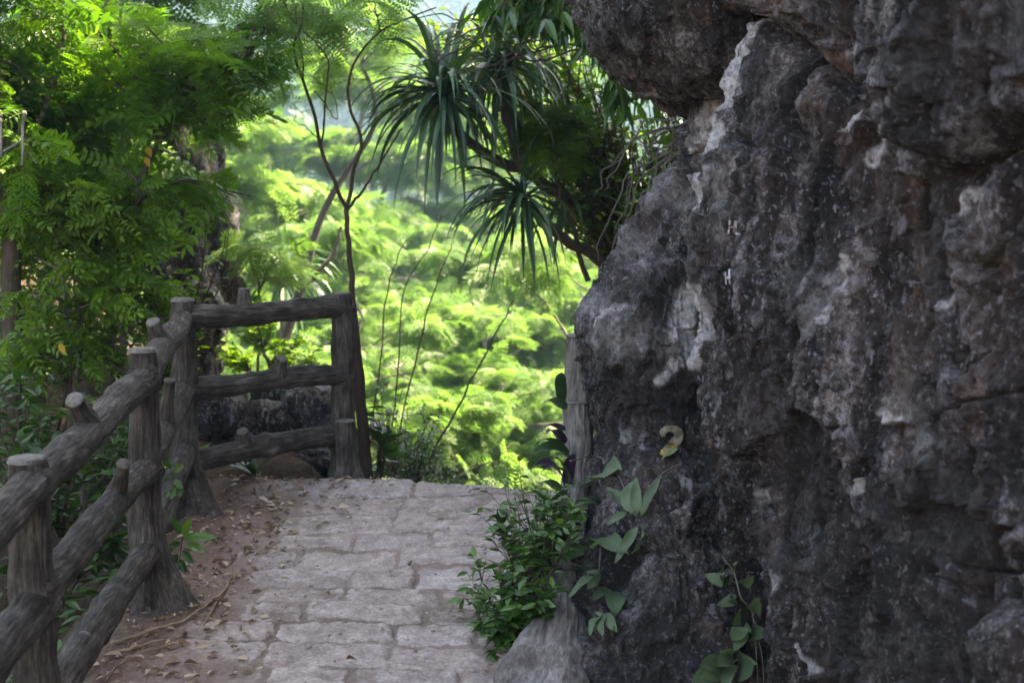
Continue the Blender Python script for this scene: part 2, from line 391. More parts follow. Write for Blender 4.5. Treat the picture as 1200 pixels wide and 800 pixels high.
# paved path: rows of worn granite setts sunk in trodden earth
xs = np.arange(-1.36, .62, .0085); ys = np.concatenate([np.arange(1.2, 3.6, .03), np.arange(3.6, 6.3, .0085)])
X, Y = np.meshgrid(xs, ys)
warp = .016 * fbm(np.stack([X * 5, Y * 5, 0 * X], -1), 3); warp2 = .016 * fbm(np.stack([X * 5, Y * 5, 0 * X + 9], -1), 3)
XX, YY = X + warp, Y + warp2
rows = [1.2]
rr = np.random.default_rng(3)
fixed = [4.08, 4.27, 4.42, 4.57, 4.74, 4.93, 5.12, 5.29, 5.53, 5.74, 5.98]
while rows[-1] < 3.85: rows.append(rows[-1] + rr.uniform(.15, .2))
rows = [r for r in rows if r < 3.95] + fixed
edge = np.full(X.shape, -1.0); srand = np.zeros(X.shape); tiltv = np.zeros(X.shape); hgt = np.zeros(X.shape)
for k in range(len(rows) - 1):
    y0, y1 = rows[k], rows[k + 1]; x = -1.06 + rr.uniform(-.1, .14) + (.1 if y0 > 4.3 else 0)
    while x < .34:
        w = rr.uniform(.2, .4) if y1 < 5.3 else rr.uniform(.36, .6)
        cx, cy = x + w / 2, (y0 + y1) / 2; hx, hy = w / 2 - .006, (y1 - y0) / 2 - .006
        rd = .016; qx = abs(XX - cx) - hx + rd; qy = abs(YY - cy) - hy + rd
        sd = np.sqrt(np.maximum(qx, 0) ** 2 + np.maximum(qy, 0) ** 2) + np.minimum(np.maximum(qx, qy), 0) - rd
        m_ = -sd > edge; edge = np.where(m_, -sd, edge)
        ra, tx, ty, hh = rr.uniform(), rr.normal(0, .014), rr.normal(0, .02), rr.normal(0, .005)
        ins = sd < .01
        srand = np.where(ins, ra, srand); tiltv = np.where(ins, tx * (XX - cx) + ty * (YY - cy) + hh, tiltv)
        x += w
slab = sst(edge + .006 * fbm(np.stack([X * 40, Y * 40, 0 * X], -1), 3), -.003, .010)
nz3 = np.stack([X, Y, 0 * X], -1)
bury = sst(-X + .18 * fbm(nz3 * 2.5, 3) , .74, 1.08) + .85 * sst(X + .12 * fbm(nz3 * 3, 3, 5), .12, .3)
bury = np.clip(bury + .6 * sst(fbm(nz3 * 4.2, 4, 21), .25, .65), 0, 1)
slabv = slab * (1 - .92 * bury)
dirt_h = .010 * fbm(nz3 * 7, 4, 2) + .004 * fbm(nz3 * 30, 3, 4)
stone_h = .010 + tiltv + .0045 * fbm(nz3 * 16, 4, 8) + .003 * fbm(nz3 * 60, 3, 9)
Z = SL * np.minimum(Y, crest(X)) + dirt_h * (1 - slabv) + stone_h * slabv + .012 * fbm(nz3 * 1.6, 2, 33)
Z = Z - .22 * sst(Y - crest(X), -.03, .16) * 1.0 - .5 * np.maximum(Y - crest(X) - .05, 0)
Z = Z - .03 * sst(-X, 1.22, 1.36) - .02 * sst(X, .5, .6)
Z += .018 * sst(-X, .85, 1.15)
def pathmat():
    m, nt = newmat('worn_paving'); g = NT(nt); tc = g.n('ShaderNodeTexCoord').outputs['Object']
    a, rnd = g.attr('slab'), g.attr('srand')
    n1 = g.noise(tc, 14, 7, .7); n2 = g.noise(tc, 90, 5, .75); n3 = g.noise(tc, 3, 4, .6)
    stone = g.ramp(g.math('ADD', g.math('MULTIPLY', n1, .55), g.math('MULTIPLY', n2, .45)), [(.35, (.17, .132, .118)), (.5, (.345, .285, .262)), (.63, (.54, .47, .445))])
    stone = g.mix(.5, stone, g.ramp(rnd, [(0, (.85, .75, .74)), (.5, (1, .95, .92)), (1, (.88, .88, .98))]), 'MULTIPLY')
    dirt = g.ramp(g.math('ADD', g.math('MULTIPLY', n3, .55), g.math('MULTIPLY', n2, .45)), [(.34, (.12, .08, .062)), (.52, (.235, .175, .15)), (.68, (.36, .29, .26))])
    c = g.mix(g.ramp(g.math('ADD', a, g.math('MULTIPLY', g.math('SUBTRACT', n1, .5), .9)), [(.3, (0, 0, 0)), (.62, (1, 1, 1))]), dirt, stone)
    red = g.math('MULTIPLY', g.attr('soil'), .85)
    c = g.mix(red, c, g.ramp(n2, [(.35, (.06, .032, .02)), (.65, (.17, .10, .07))]))
    p = g.n('ShaderNodeBsdfPrincipled'); g.l(c, p.inputs['Base Color']); p.inputs['Roughness'].default_value = .82; p.inputs['Specular IOR Level'].default_value = .25
    g.l(g.bump(g.math('ADD', n1, g.math('MULTIPLY', n2, .5)), .55, .012), p.inputs['Normal'])
    o = g.n('ShaderNodeOutputMaterial'); g.l(p.outputs[0], o.inputs[0]); return m
soil = sst(-X + .14 * fbm(nz3 * 3.5, 4, 12), .90, 1.16) * .9
b = MB(); b.add(np.stack([X, Y, Z], -1).reshape(-1, 3), grid_faces(len(ys), len(xs)), 0, slab=slabv.ravel(), srand=srand.ravel(), soil=np.clip(soil, 0, 1).ravel())
o = b.build('path', pathmat()); o['kind'] = 'structure'
def gz_at(x, y):
    if -1.36 < x < .6 and 1.2 < y < 6.25:
        return float(Z[min(np.searchsorted(ys, y), len(ys) - 1), min(np.searchsorted(xs, x), len(xs) - 1)])
    return float(ground_z(x, y))

# ------------------------------------------------------------------ the rock
def rock_disp(p, amp=1.0, seed=0):
    q = p + .05 * np.stack([fbm(p * 4, 3, 40), fbm(p * 4, 3, 41), fbm(p * 4, 3, 42)], -1)
    d1, d2, fh, _ = worley(q * np.array([2.6, 2.6, 1.7]), 3 + seed)
    e1, e2, fh2, _ = worley(q * np.array([8, 8, 4.5]), 13 + seed)
    f1, f2, fh3, _ = worley(q * np.array([22, 22, 14.]), 23 + seed)
    g1, g2, fh0, _ = worley(q * np.array([1.35, 1.35, 1.0]), 43 + seed)
    d = .045 * fbm(p * 1.5, 3, 50 + seed) + (.055 if seed == 0 else .13) * fh0 + (.06 if seed == 0 else .085) * fh + .040 * fh2 + .016 * fh3
    d = d - .05 * (1 - sst(d2 - d1, 0, .10)) * sst(fbm(p * 2.2, 2, 60), -.1, .4)
    fl = vnoise(p * np.array([13, 13, 2.6]) + .8 * fbm(p * 5, 2, 8)[..., None], 65 + seed)
    d = d + .020 * fbm(p * np.array([9, 9, 5.]), 4, 70 + seed) + .010 * fbm(p * np.array([34, 34, 22]), 3, 80 + seed) * 1.5 - .012 * (1 - abs(vnoise(p * np.array([17, 17, 9.]) + fbm(p * 9, 2, 4)[..., None], 99))) ** 6 - .034 * np.maximum(fl, 0) * sst(fbm(p * 1.7, 2, 66), -.3, .3)
    d = d - .016 * (1 - sst(f1, .15, .6)) * sst(fbm(p * 3, 2, 90), -.1, .3)
    return d * amp
def poly_mask(px, py, line, w, fall=.6):
    """distance mask to a drawn streak, measured on the face"""
    m = np.zeros(px.shape)
    line = np.array(line, float)
    for a, b2 in zip(line[:-1], line[1:]):
        d = b2[:2] - a[:2]; L2 = max(1e-6, (d ** 2).sum())
        t = np.clip(((px - a[0]) * d[0] + (py - a[1]) * d[1]) / L2, 0, 1)
        dist = np.hypot(px - a[0] - t * d[0], py - a[1] - t * d[1]); wd = a[2] + t * (b2[2] - a[2])
        m = np.maximum(m, 1 - sst(dist / wd, fall, 1.25))
    return m
cliff = thing('rock_cliff', 'huge dark grey limestone cliff with white streaks overhanging the right of the path', 'cliff')
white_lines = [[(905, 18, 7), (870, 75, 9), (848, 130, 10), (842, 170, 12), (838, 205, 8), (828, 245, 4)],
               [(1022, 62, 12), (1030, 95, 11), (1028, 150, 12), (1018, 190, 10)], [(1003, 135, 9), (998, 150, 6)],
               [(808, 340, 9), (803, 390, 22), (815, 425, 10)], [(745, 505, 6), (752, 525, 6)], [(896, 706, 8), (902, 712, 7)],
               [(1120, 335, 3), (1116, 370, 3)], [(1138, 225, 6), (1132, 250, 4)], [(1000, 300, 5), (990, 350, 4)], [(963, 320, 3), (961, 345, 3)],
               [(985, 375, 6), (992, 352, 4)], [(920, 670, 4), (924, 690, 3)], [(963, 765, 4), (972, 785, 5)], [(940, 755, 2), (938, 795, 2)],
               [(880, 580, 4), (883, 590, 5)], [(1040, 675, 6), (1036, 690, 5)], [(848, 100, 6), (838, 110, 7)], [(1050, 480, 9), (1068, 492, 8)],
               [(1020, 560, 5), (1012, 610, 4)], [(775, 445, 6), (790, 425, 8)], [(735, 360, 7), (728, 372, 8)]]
cracks = [[(690, 333, 2.5), (735, 327, 2.5), (775, 324, 2.5), (808, 305, 2)], [(780, 235, 2.5), (772, 290, 2), (772, 330, 3), (760, 380, 2.5), (757, 440, 3)], [(818, 190, 3), (795, 235, 2.5), (780, 250, 2)], [(706, 350, 3), (716, 338, 3)],
          [(690, 425, 3), (720, 455, 4), (745, 470, 4)], [(700, 560, 4), (705, 640, 5), (690, 720, 5)], [(905, 20, 4), (893, 60, 3), (872, 90, 2)], [(1085, 200, 3), (1078, 240, 3), (1052, 300, 3), (1040, 360, 2)], [(868, 230, 3), (860, 300, 2)],
          [(925, 420, 4), (945, 385, 5), (960, 360, 3)], [(1000, 500, 3), (1010, 600, 3), (1035, 700, 3)], [(890, 600, 5), (925, 650, 6), (960, 700, 5)], [(838, 560, 4), (852, 640, 4), (880, 690, 5)], [(1095, 610, 4), (1130, 660, 5), (1200, 670, 4)], [(1110, 500, 3), (1160, 470, 3), (1200, 450, 3)],
          [(770, 560, 3), (790, 620, 4), (800, 700, 5)], [(965, 210, 3), (950, 260, 2)], [(1150, 330, 3), (1165, 400, 3), (1150, 440, 2)]]
pale = [[(770, 215, 30), (800, 230, 26)], [(745, 290, 26), (760, 310, 24)], [(800, 350, 16), (790, 410, 26)], [(720, 370, 26), (745, 395, 26)], [(835, 150, 16), (820, 230, 10)], [(985, 330, 16), (975, 380, 12)], [(1020, 300, 14), (1000, 350, 10)], [(860, 210, 14), (850, 280, 8)], [(1060, 470, 20), (1110, 520, 24)], [(690, 520, 10), (700, 580, 14)]]  # paler weathered facets, with the sky light they catch painted in as well
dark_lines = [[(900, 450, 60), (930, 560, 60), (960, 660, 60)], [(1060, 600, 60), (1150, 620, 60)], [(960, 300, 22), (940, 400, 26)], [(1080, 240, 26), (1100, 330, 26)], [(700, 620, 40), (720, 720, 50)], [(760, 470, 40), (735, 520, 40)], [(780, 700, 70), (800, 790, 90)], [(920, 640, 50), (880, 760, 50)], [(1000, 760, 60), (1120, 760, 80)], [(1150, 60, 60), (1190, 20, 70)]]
def loft(rows, npy, nu_list, extra=None, brow=False, seed=0, amp=1.0, name='face'):
    """rows: {py: [(px,Y),...]} cross-sections of the rock from its hidden back round to its near end"""
    keys = sorted(rows); A = np.array([[list(q) for q in rows[k]] for k in keys], float)      # (r,K,2)
    py = npy
    B2 = np.stack([np.stack([np.interp(py, keys, A[:, k, c]) for c in (0, 1)], -1) for k in range(A.shape[1])], 1)
    # soften the row interpolation
    K = A.shape[1]; us = np.concatenate([np.linspace(k, k + 1, n, endpoint=False) for k, n in enumerate(nu_list)] + [[K - 1]])
    q = np.concatenate([2 * B2[:, :1] - B2[:, 1:2], B2, 2 * B2[:, -1:] - B2[:, -2:-1]], 1)
    i = np.minimum(us.astype(int), K - 2); f = (us - i)[None, :, None]
    a, b2, c2, d2 = q[:, i], q[:, i + 1], q[:, i + 2], q[:, i + 3]
    lin = b2 + (c2 - b2) * f
    cr = .5 * (2 * b2 + (c2 - a) * f + (2 * a - 5 * b2 + 4 * c2 - d2) * f ** 2 + (3 * b2 - a - 3 * c2 + d2) * f ** 3)
    S = .5 * lin + .5 * cr
    px = S[..., 0]; PY = np.repeat(py[:, None], px.shape[1], 1)
    G = P(px, PY, S[..., 1])
    if extra is not None:                                                                 # carry on past the frame towards and behind the camera
        n_e = 26; E = []
        for t in np.linspace(0, 1, n_e + 1)[1:]:
            E.append(G[:, -1] + t * (np.array(extra) * np.array([1, 1, 0])) + np.array([.25 * t * (1 - t), 0, 0]))
        G = np.concatenate([G, np.stack(E, 1)], 1); px = np.concatenate([px, px[:, -1:] + np.linspace(20, 900, n_e)[None]], 1); PY = np.repeat(py[:, None], px.shape[1], 1)
    return G, px, PY
def finish_rock(G, px, PY, name, seed, amp, brow=False, parent=cliff):
    N = grid_normals(G)
    # normals should look at the camera side
    flip = np.sign(((CAM - G) * N).sum(-1).mean()) ; N = N * flip
    base = G.copy()
    if brow:
        cpx = [760, 860, 905, 930, 960, 1000, 1050, 1085, 1110, 1140, 1170, 1210, 1400, 2200]; cpy = [-160, -60, 20, 48, 70, 98, 128, 165, 198, 192, 160, 148, 120, 60]
        cv = np.interp(px, cpx, cpy) + 10 * fbm(base * 6, 3, 5)
        dd = cv - PY
        G = G + N * (.10 * sst(dd, -4, 30) + .05 * sst(dd, 20, 300))[..., None] - N * (.05 * np.exp(-(np.minimum(dd, 0) / 22) ** 2) * (dd < 0))[..., None]
    G = G + N * rock_disp(base, amp, seed)[..., None]
    ca = np.zeros(px.shape); dk = np.zeros(px.shape)
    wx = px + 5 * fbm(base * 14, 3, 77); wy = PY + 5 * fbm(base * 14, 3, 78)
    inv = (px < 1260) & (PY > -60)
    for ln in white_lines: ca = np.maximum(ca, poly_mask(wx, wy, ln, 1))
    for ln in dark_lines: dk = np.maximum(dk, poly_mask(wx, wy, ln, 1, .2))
    ck = np.zeros(px.shape); pl_ = np.zeros(px.shape)
    for ln in cracks: ck = np.maximum(ck, poly_mask(wx, wy, ln, 1, .3))
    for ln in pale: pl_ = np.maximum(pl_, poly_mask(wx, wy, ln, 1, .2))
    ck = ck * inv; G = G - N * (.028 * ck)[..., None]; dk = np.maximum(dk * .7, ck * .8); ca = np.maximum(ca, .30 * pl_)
    b = MB(); F = grid_faces(*px.shape)
    if flip > 0: F = F[:, ::-1]
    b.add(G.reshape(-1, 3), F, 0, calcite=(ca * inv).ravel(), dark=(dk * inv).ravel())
    return b.build(name, M['rock'], parent), G
rows_py = np.concatenate([np.linspace(-2300, -70, 70, endpoint=False), np.linspace(-70, 870, 440, endpoint=False), np.linspace(870, 1250, 20)])
# main face: (back, crease edge, three stations across the face, right frame edge)
crease = {-2300: 800, -600: 860, -100: 905, 20: 897, 60: 878, 110: 855, 150: 848, 200: 838, 250: 824, 300: 813, 350: 812, 400: 814, 450: 816, 500: 819, 550: 826, 600: 836, 650: 850, 700: 868, 760: 884, 860: 900, 1250: 960}
ro = {}
for k, c in crease.items():
    lean = .0 if k > 0 else min(.9, -k / 2300 * .9)
    low = sst(k, 520, 860) * .14; bel = .12 * math.exp(-((k - 330) / 160.) ** 2)
    low = -low
    ro[k] = [(c + 60 + lean * 40, 6.0), (c + 26, 4.55 + low), (c, 3.98 + low - bel), (c + .30 * (1040 - c), 3.62 + low - bel), (1040, 3.12 + low), (1215, 2.52 + low)]
G, px, PY = loft(ro, rows_py, [14, 30, 70, 95, 90], extra=(.75, -5.2, 0))
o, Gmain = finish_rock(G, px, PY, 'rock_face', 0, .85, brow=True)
# flank block standing back beside the path
sil = {60: 840, 130: 806, 165: 806, 180: 816, 205: 794, 235: 770, 260: 745, 300: 727, 330: 708, 350: 699, 385: 686, 430: 683, 470: 686, 520: 690, 580: 688, 640: 682, 700: 672, 760: 652, 800: 634, 860: 615, 1100: 600}
ro = {}
for k, c in sil.items():
    bulge = .08 * math.exp(-((k - 380) / 60.) ** 2) - .08 * math.exp(-((k - 500) / 60.) ** 2) + .05 * math.exp(-((k - 640) / 60.) ** 2) - .06 * math.exp(-((k - 770) / 60.) ** 2) + (.22 if k < 325 else 0) * -1
    cr = np.interp(k, sorted(crease), [crease[q] for q in sorted(crease)])
    lw = sst(k, 480, 820)
    ro[k] = [(c + 55, 7.0), (c + 14, 5.6 - .6 * lw), (c, 5.1 - bulge * .5 - 1.1 * lw), (c + .30 * (cr - c), 4.6 - bulge - .82 * lw), (c + .7 * (cr - c), 4.36 - bulge - .6 * lw), (cr + 50, 4.36 - .45 * lw), (cr + 130, 4.3 - .2 * lw)]
G, px, PY = loft(ro, np.concatenate([np.linspace(60, 860, 380), np.linspace(865, 1100, 14)]), [10, 14, 46, 60, 50, 20])
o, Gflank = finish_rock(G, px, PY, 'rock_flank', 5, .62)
# hanging block at the top
def boulder(name, c, rad, n, seed, amp, parent=cliff, mat=None, rot=0., sq=.8, smooth=True, facing=True):
    th = np.linspace(.001, math.pi - .001, n); ph = np.linspace(0, 2 * math.pi, int(1.6 * n))
    T, Ph = np.meshgrid(th, ph, indexing='ij')
    s = np.stack([np.sin(T) * np.cos(Ph), np.sin(T) * np.sin(Ph), np.cos(T)], -1)
    s = np.sign(s) * abs(s) ** sq
    G = s * np.array(rad); cr, sr = math.cos(rot), math.sin(rot)
    G = np.stack([G[..., 0] * cr + G[..., 2] * sr, G[..., 1], -G[..., 0] * sr + G[..., 2] * cr], -1) + np.array(c)
    N = unit(G - np.array(c)); G = G + N * rock_disp(G, amp, seed)[..., None]
    G[:, -1] = G[:, 0]
    b = MB(); b.add(G.reshape(-1, 3), grid_faces(*T.shape)[:, ::-1], 0, calcite=np.zeros(T.size), dark=np.zeros(T.size) + 0)
    return b.build(name, mat or M['rock'], parent)
boulder('hanging_block', P(890, -135, 4.75), (.62, .75, .76), 190, 9, .5)
boulder('cliff_crown', np.array([1.9, 5.2, 6.2]), (1.7, 3.6, 2.2), 70, 2, 2.2)
boulder('cliff_body', np.array([2.9, 3.0, 2.6]), (1.7, 5.2, 5.2), 70, 4, 2.0)

# paint and scratches on the rock: laid on the face by casting each point onto it
from mathutils.bvhtree import BVHTree
def face_bvh(Gs):
    V = []; T = []; n = 0
    for G_ in Gs:
        V.append(G_.reshape(-1, 3)); T.append(grid_faces(*G_.shape[:2]) + n); n += G_.shape[0] * G_.shape[1]
    return BVHTree.FromPolygons(np.concatenate(V).tolist(), np.concatenate(T).tolist())
bv = face_bvh([Gmain, Gflank])
def cast(px, py, lift=.008):
    e = P(px, py, 8.0); d = Vector(e - CAM).normalized()
    h = bv.ray_cast(Vector(CAM), d)
    if h[0] is None: return P(px, py, 4.45), np.array([0, -1, 0.])
    n = h[1] if h[1].dot(d) < 0 else -h[1]
    return np.array(h[0] + n * lift * .3 - d * lift * 2.4), np.array(n)
def stroke(mb, pts, w, mat=0, n=24):
    c = smooth_path(np.array(pts, float), n); t = unit(np.gradient(c, axis=0)); s = np.stack([-t[:, 1], t[:, 0]], -1)
    W = np.interp(np.linspace(0, 1, n), np.linspace(0, 1, len(w)), w) if np.ndim(w) else np.full(n, w)
    rowsV = []
    for q in np.linspace(-1, 1, 5):
        rowsV.append([cast(*(c[i] + s[i] * W[i] * q * .5))[0] for i in range(n)])
    mb.add(np.array(rowsV).reshape(-1, 3), grid_faces(5, n), mat)
M['scratch'] = plain('scratched_limestone', (.36, .35, .39), .9, var=.35, scale=160)
M['oldpaint'] = plain('weathered_paint', (.15, .135, .105), .8, var=.35, scale=90)
M['yelpaint'] = plain('yellow_lichen_paint', (.24, .18, .04), .8, var=.4, scale=90)
for glyph in [[[(856, 258), (854, 274)], [(862, 258), (860, 273)], [(855, 266), (861, 265)]], [[(864, 259), (862.5, 274)], [(862.5, 274), (868, 275)]],
              [[(850, 318), (851, 333)], [(855, 316), (856, 332)], [(850, 326), (855, 325)]]]:
    b = MB()
    for ln in glyph: stroke(b, ln, 1.8, n=26)
    b.build('scratched_letter', M['scratch'], cliff)
b = MB()
stroke(b, [(778, 511), (777, 506), (782, 502), (790, 502), (795, 507), (794, 514), (788, 521), (783, 526), (778, 530)], [4, 7, 7, 8, 11, 12, 12, 11, 9], 0, 40)
stroke(b, [(793, 519), (786, 525), (779, 530), (776, 534)], [5, 8, 10, 7], 1, 20)
b.build('painted_mark', [M['oldpaint'], M['yelpaint']], cliff)

# ------------------------------------------------------------------ cast-concrete log railing
def logrough(seed, knots=()):
    def f(bc, a, L, r):
        q = bc * np.array([1, 1, .14]) * 42
        g1 = fbm(q, 4, seed); ridg = -(1 - abs(vnoise(bc * np.array([1, 1, .06]) * 100 + 1.0 * fbm(bc * 14, 2, seed)[..., None], seed + 3))) ** 4
        lump = fbm(bc * np.array([1, 1, .6]) * 9, 3, seed + 7)
        out = .0020 * g1 + .0030 * ridg + .0055 * lump
        for (ka, kl, kr, kh) in knots:
            da = np.abs((a - ka + math.pi) % (2 * math.pi) - math.pi) * r
            out = out + kh * np.exp(-((da ** 2 + (L - kl) ** 2) / kr ** 2))
        return out
    return f
rail_root = thing('log_railing', 'grey concrete railing cast to look like rough tree logs along the left of the path', 'railing')
PST = [dict(px=(-150), Y=2.1, top=None, H=.86), dict(px=36, Y=3.33, H=.845), dict(px=170, Y=4.57, H=.853), dict(px=217, Y=5.56, H=.85), dict(px=404, Y=6.16, H=.79)]
posts = []
for k, q in enumerate(PST):
    if k == 0: x = -1.12
    else: x = P(q['px'], 500, q['Y'])[0]
    z0 = SL * min(q['Y'], 6.0)
    posts.append((x, q['Y'], z0))
    lean = [0, -.012, -.004, 0., -.01][k]
    b = MB(); hh = q['H']
    nz_ = 90; seed = 11 + k
    zz = np.array([-.1, 0, .03, .07, .12, .2, .35, .6, hh]); rad = np.array([.15, .125, .105, .086, .072, .060, .053, .050, .049])
    if k == 4: rad = np.array([.09, .078, .068, .06, .054, .052, .052, .052, .051])
    def fl(bc, a, L, r, seed=seed, k=k):
        base = logrough(seed)(bc, a, L, r)
        low = 1 - sst(L - .1, .0, .30)
        ph = a * 1.0
        root = .034 * (low if k < 4 else low * .35) * (np.cos(ph * 3 + seed) * .5 + np.cos(ph * 5 + seed * 2) * .45 + .4 * np.cos(ph - R(-20 if k < 4 else 10)) * 1.6)
        top = .004 * sst(L, hh + .06, hh + .1)
        # collars where the rails come in
        return base + root - top
    pth = np.stack([x + lean * zz / hh, np.full(len(zz), q['Y']), z0 + zz], -1)
    zfine = np.linspace(zz[0], hh, nz_); pth2 = np.stack([x + lean * zfine / hh + .004 * np.sin(zfine * 7 + k), q['Y'] + .004 * np.cos(zfine * 6 + k), z0 + zfine], -1)
    tube(b, pth2, np.interp(zfine, zz, rad), 96, nz_, rough=fl, seed=seed, cap=True)
    po = b.build('post', M['concrete_log'], rail_root)
    # sawn top with a raised ring
    b = MB(); c0 = np.array([x + lean, q['Y'], z0 + hh])
    prof = [(.0, .006), (.020, .006), (.028, .0035), (.034, .006), (.043, .003), (.0475, -.008)]
    seg = 32; aa = np.arange(seg) * 2 * math.pi / seg
    Vt = np.concatenate([[c0 + [0, 0, .006]]] + [np.stack([c0[0] + r_ * np.cos(aa) * (1 + .05 * np.sin(3 * aa)), c0[1] + r_ * np.sin(aa), np.full(seg, c0[2] + h_)], -1) for r_, h_ in prof[1:]])
    j = np.arange(seg); Tq = [np.stack([1 + s_ * seg + j, 1 + (s_ + 1) * seg + j, 1 + (s_ + 1) * seg + (j + 1) % seg, 1 + s_ * seg + (j + 1) % seg], -1) for s_ in range(len(prof) - 2)]
    b.add(Vt, np.concatenate(Tq)); Tt = np.stack([0 * j, 1 + j, 1 + (j + 1) % seg], -1); b.T.append(Tt); b.M.append(np.zeros(len(Tt)))
    b.build('sawn_top', M['cut'], po)
def rail(p0, p1, r, seed, mids=(), stubs=(), ext=.03):
    p0, p1 = np.array(p0), np.array(p1); d = unit(p1 - p0); b = MB()
    pts = [p0 - d * ext] + [np.array(m) for m in mids] + [p1 + d * ext]
    L = np.linalg.norm(p1 - p0); n = max(30, int(L / .011))
    c = smooth_path(np.array(pts), n); c[:, 2] += .006 * np.sin(np.linspace(0, 7, n) + seed)
    ro_ = np.random.default_rng(seed)
    kn = [(ro_.uniform(0, 6.28), ro_.uniform(.1, L), ro_.uniform(.02, .035), ro_.uniform(.006, .012)) for _ in range(4)]
    tt = np.linspace(0, 1, n); rr_ = r * (1 + .10 * (np.exp(-(tt / .06) ** 2) + np.exp(-((1 - tt) / .06) ** 2)))
    tube(b, c, rr_, 96, n, rough=logrough(seed, kn), seed=seed)
    ob = b.build('rail', M['concrete_log'], rail_root)
    for (t, px, py, Yt, rs) in stubs:                                                       # sawn-off branch on the rail
        s0 = c[int(t * (n - 1))]; s1 = P(px, py, Yt)
        dv = unit(s1 - s0); b2 = MB(); m = 26
        q = np.linspace(0, 1, m); cc = s0 + (s1 - s0) * q[:, None]
        tube(b2, cc, rs * (1.0 + .9 * np.clip(1 - q, 0, 1) ** 1.6), 32, m, rough=logrough(seed + 5), seed=seed + 2)
        so = b2.build('branch_stub', M['concrete_log'], ob)
        b3 = MB(); tube(b3, [s1 - dv * .004, s1 + dv * .003], [rs * .99, rs * .86], 24, 3); b3.build('cut_face', M['cut'], so)
    return ob
rp = lambda k, py: np.array([posts[k][0], posts[k][1], P(0, py, posts[k][1])[2]])
zr = lambda k, h: np.array([posts[k][0], posts[k][1], posts[k][2] + h])
rail(zr(0, .76), rp(1, 566), .047, 31)
rail(zr(0, .50), rp(1, 712), .047, 32)
rail(zr(0, .25), rp(1, 850), .046, 33)
rail(rp(1, 566), rp(2, 446), .048, 34, stubs=[(.46, 87, 468, 3.78, .026)])
rail(rp(1, 694), rp(2, 548), .045, 35, stubs=[(.66, 145, 543, 4.05, .021)])
rail(rp(1, 836), rp(2, 642), .044, 36, stubs=[(.42, 98, 748, 3.72, .022)])
rail(rp(2, 440), rp(3, 374), .047, 37, stubs=[(.45, 179, 377, 4.95, .026)])
rail(rp(2, 548), rp(3, 455), .043, 38, stubs=[(.45, 199, 445, 4.97, .022)])
rail(rp(2, 640), rp(3, 528), .042, 39)
rail(rp(3, 372), rp(4, 361), .047, 40, stubs=[(.38, 286, 339, 5.80, .025)])
rail(rp(3, 454), rp(4, 438), .045, 41, stubs=[(.55, 331, 420, 5.86, .026)])
rail(rp(3, 540), rp(4, 506), .045, 42, stubs=[(.38, 284, 505, 5.74, .026)])
# stump cast against the foot of the end post
b = MB(); s0 = np.array([posts[4][0] + .015, 6.05, posts[4][2] - .05]); zf = np.linspace(0, .30, 40)
tube(b, np.stack([s0[0] + 0 * zf, s0[1] + 0 * zf, s0[2] + zf], -1), .042 + .07 * np.exp(-zf / .04), 40, 40, rough=lambda bc, a, L, r: logrough(77)(bc, a, L, r) + .03 * (1 - sst(L, 0, .12)) * np.cos(3 * a), seed=7)
so = b.build('stump', M['concrete_log'], rail_root)
b = MB(); tube(b, [s0 + [0, 0, .298], s0 + [0, 0, .304]], [.043, .038], 28, 3); b.build('sawn_top', M['cut'], so)

# right side: two old cast posts leaning on the rock
def cast_post(label, pts, rad, seed, capr, flare=0.):
    root = thing('log_post', label, 'post'); b = MB(); n = 90
    c = smooth_path(np.array(pts), n)
    tube(b, c, rad, 96, n, rough=lambda bc, a, L, r: logrough(seed)(bc, a, L, r) * 1.5 + flare * (1 - sst(L, .1, .5)) * (np.cos(3 * a + 1) * .5 + np.cos(5 * a) * .5 + .4 * fbm(bc * 14, 3, 3)), seed=seed)
    po = b.build('shaft', M['pale_log'], root)
    b = MB(); t = unit(c[-1] - c[-2]); tube(b, [c[-1] - t * .003, c[-1] + t * .004], [capr, capr * .85], 28, 3); b.build('sawn_top', M['cut'], root)
    return root
cast_post('tall grey concrete log post with a flat sawn top standing against the rock flank', [P(684, 640, 5.2), P(680, 560, 5.2), P(678, 470, 5.19), P(679, 393, 5.18)], [.066, .058, .054, .051], 51, .049)
cast_post('short flared concrete log post with root-like foot below the flank of the rock', [P(640, 850, 3.9), P(648, 775, 4.1), P(660, 690, 4.4), P(671, 600, 4.66), P(676, 530, 4.8), P(675, 474, 4.85)], [.18, .11, .068, .05, .044, .04], 52, .044, .03)

